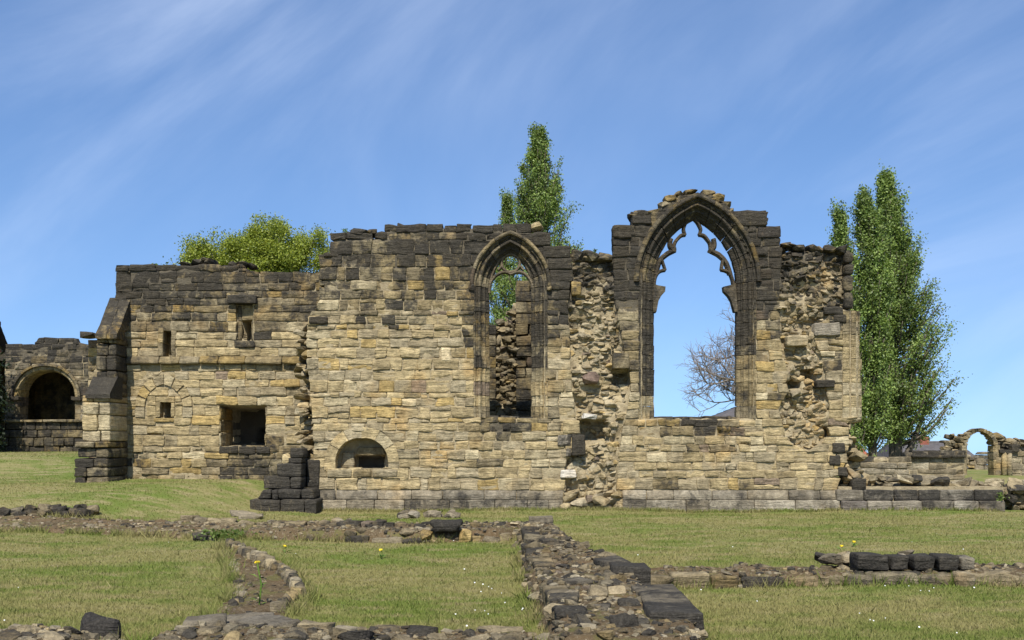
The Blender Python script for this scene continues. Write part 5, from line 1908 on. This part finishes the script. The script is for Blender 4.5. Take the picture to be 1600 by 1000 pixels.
def grass(n_near, n_edge):
    Y = 7.0 / (1 - rng.random(n_near) * (1 - 7.0 / 25.5))        # density falls with distance
    Y = np.clip(Y, 7, 26.5)
    X = (rng.random(n_near) - .5) * 2 * .50 * Y * 1.05
    Y2 = 17 + 22 * rng.random(n_near // 4); X2 = (rng.random(len(Y2)) - .62) * 1.0 * Y2
    X = np.concatenate([X, X2]); Y = np.concatenate([Y, Y2])
    # extra tufts round the stones
    ex, ey = [], []
    for p in FOOT:
        per = [(p[i], p[(i + 1) % len(p)]) for i in range(len(p))]
        Ls = np.array([math.hypot(b[0] - a[0], b[1] - a[1]) for a, b in per])
        m = int(n_edge * Ls.sum())
        w = rng.choice(len(per), m, p=Ls / Ls.sum()); t = rng.random(m)
        A = np.array([a for a, b in per])[w]; B = np.array([b for a, b in per])[w]
        q = A + (B - A) * t[:, None] + rng.normal(0, .055, (m, 2))
        clump = n2d(q[:, 0], q[:, 1], 2.2, 4.0) > -.15
        ex.append(q[clump, 0]); ey.append(q[clump, 1])
    ex = np.concatenate(ex); ey = np.concatenate(ey)
    wx = rng.uniform(-4.4, 11.0, 14000); wy = 24.60 + rng.normal(0, .06, 14000)
    okb = ~blocked(X, Y)
    X, Y = X[okb], Y[okb]
    n0 = len(X)
    X = np.concatenate([X, ex, wx]); Y = np.concatenate([Y, ey, wy])
    n = len(X)
    Z = gz(X, Y)
    tall = np.concatenate([np.zeros(n0), np.ones(len(ex)), np.ones(len(wx)) * .6])
    cl = .5 + .5 * n2d(X, Y, 1.1, 9.0)
    H = .014 + .020 * rng.random(n) * (0.6 + cl) + tall * rng.random(n) ** 2 * .14
    H = np.where(rng.random(n) < .004, H + .09 * rng.random(n), H)
    Wd = (.0032 + .00040 * np.minimum(Y, 26)) * rng.uniform(.7, 1.3, n)
    az = rng.uniform(0, 6.283, n)
    dx, dy = np.cos(az) * Wd, np.sin(az) * Wd * .5
    lx, ly = rng.normal(0, .55, n) * H, rng.normal(0, .55, n) * H
    V = np.stack([np.stack([X - dx, Y - dy, Z - .006], 1), np.stack([X + dx, Y + dy, Z - .006], 1), np.stack([X + lx, Y + ly, Z + H], 1)], 1).reshape(-1, 3)
    Fc = np.arange(3 * n).reshape(n, 3)
    a = np.clip(rng.beta(1.3, 2.2, n) - .25 * (tall > .8), 0, 1)
    A = np.ones((3 * n, 4)); A[:, 3] = np.repeat(a, 3)
    o = mesh_obj('grass', V, Fc, M_BLADE, None, None, False, np.zeros(3), A)
    o['kind'] = 'stuff'
    o['label'] = 'short patchy lawn grass with tufts round the stones'
    o['category'] = 'grass'


grass(380000, 560)


def flowers():
    VV, FF = [], []
    k = 0
    for i in range(46):
        Y = rng.uniform(8, 17); X = rng.uniform(-.48, .48) * Y
        if i < 26:
            cxx, cyy = [(.05, 9.8), (.0, 11.5), (4.2, 11.3), (5.0, 10.2), (3.0, 9.4)][i % 5]
            X, Y = cxx + rng.normal(0, .22) - (.2 if i % 5 < 2 else 0), cyy + rng.normal(0, .25)
        if blocked(np.array([X]), np.array([Y]))[0]:
            continue
        z = gz1(X, Y) + rng.uniform(.03, .06)
        r = rng.uniform(.005, .009)
        an = np.linspace(0, 6.283, 6, endpoint=False)
        VV += [(X + r * math.cos(t), Y + r * .6 * math.sin(t), z + r * .7 * math.sin(t)) for t in an] + [(X, Y - .003, z + .004)]
        FF += [(k + j, k + (j + 1) % 6, k + 6) for j in range(6)]
        k += 7
    o = mesh_obj('daisies', VV, FF, M_DAISY, None, None, False, np.zeros(3))
    o['kind'] = 'stuff'; o['label'] = 'tiny white daisies scattered in the lawn'; o['category'] = 'flowers'
    for (px, py, Y, h) in ((405, 888, 10.4, .42), (445, 858, 15.3, .10), (595, 864, 14.6, .12), (1315, 855, 15.6, .07), (1334, 850, 16.0, .08)):
        x = (px - 800) * Y / F
        g = gz1(x, Y)
        big = h > .3
        root = empty('dandelion', (x, Y, g))
        tag(root, {405: 'tall yellow-flowered weed growing in the stone drain', 445: 'yellow dandelion by the curved drain stones', 595: 'yellow dandelion in the middle lawn',
                   1315: 'left of two yellow dandelions on the far right lawn', 1334: 'right of two yellow dandelions on the far right lawn'}[px], 'flower')
        V, f = tube([(x, Y, g), (x + .02, Y, g + h * .5), (x + (.0 if not big else -.02), Y, g + h)], .005 if not big else .009, 5)
        mesh_obj('stem', V, f, M_WEED, root)
        V, Fr = rock((.05, .05, .028), (x + (.0 if not big else -.02), Y, g + h)); mesh_obj('flower_head', V, Fr, M_YELLOW, root)
        for q in range(9 if big else 4):
            a = rng.uniform(0, 6.28); zz_ = g + (rng.random() * h * .75 if big else .01); Ln = rng.uniform(.07, .15)
            p = np.array([x, Y, zz_]); t = np.array([math.cos(a), math.sin(a), .5]); sdv = np.array([-math.sin(a), math.cos(a), 0]) * .014
            mesh_obj('leaf', [p, p + t * Ln * .5 + sdv, p + t * Ln - (0, 0, Ln * .2), p + t * Ln * .5 - sdv, p + t * Ln * .5 - (0, 0, .006)], [(0, 1, 4), (1, 2, 4), (2, 3, 4), (3, 0, 4)], M_WEED, root)
    # weeds in the mouth of the drain
    root = empty('weed_clump', (-4.55, 17.0, gz1(-4.55, 17))); tag(root, 'fresh green weeds sprouting at the head of the drain', 'weeds')
    n = 300
    C = np.stack([-4.5 + rng.normal(0, .2, n), 17.0 + rng.normal(0, .16, n), .05 + .12 * rng.random(n)], 1)
    leaf_mesh('leaves', C, .055, leaf_cols(n, (.07, .11, .02), (.14, .18, .04)), root, 1.0)


flowers()


def wall_plant(label, x, y, z, n, h):
    root = empty('wall_plant', (x, y, z)); tag(root, label, 'plant')
    V, f = join([tube([(x, y, z - .03), (x + rng.normal(0, h * .2), y, z + h * .6), (x + rng.normal(0, h * .3), y, z + h)], .006, 4) for k in range(5)])
    mesh_obj('stems', V, f, M_WEED, root)
    C = np.stack([x + rng.normal(0, h * .3, n), y + rng.normal(0, h * .25, n), z + h * (.1 + rng.random(n))], 1)
    leaf_mesh('leaves', C, .045, leaf_cols(n, (.08, .12, .02), (.16, .20, .05)), root, .6)


wall_plant('small sprig growing on the left top corner of the tall wall', PM.x(537), PM.Y + .2, PM.z(366), 40, .16)
wall_plant('tuft of weeds on the torn gap between the windows', PM.x(930), PM.Y + .1, PM.z(394), 26, .08)
wall_plant('little green tuft on top of the low plinth wall', PL.x(1560), 24.6, PL.z(783), 60, .2)
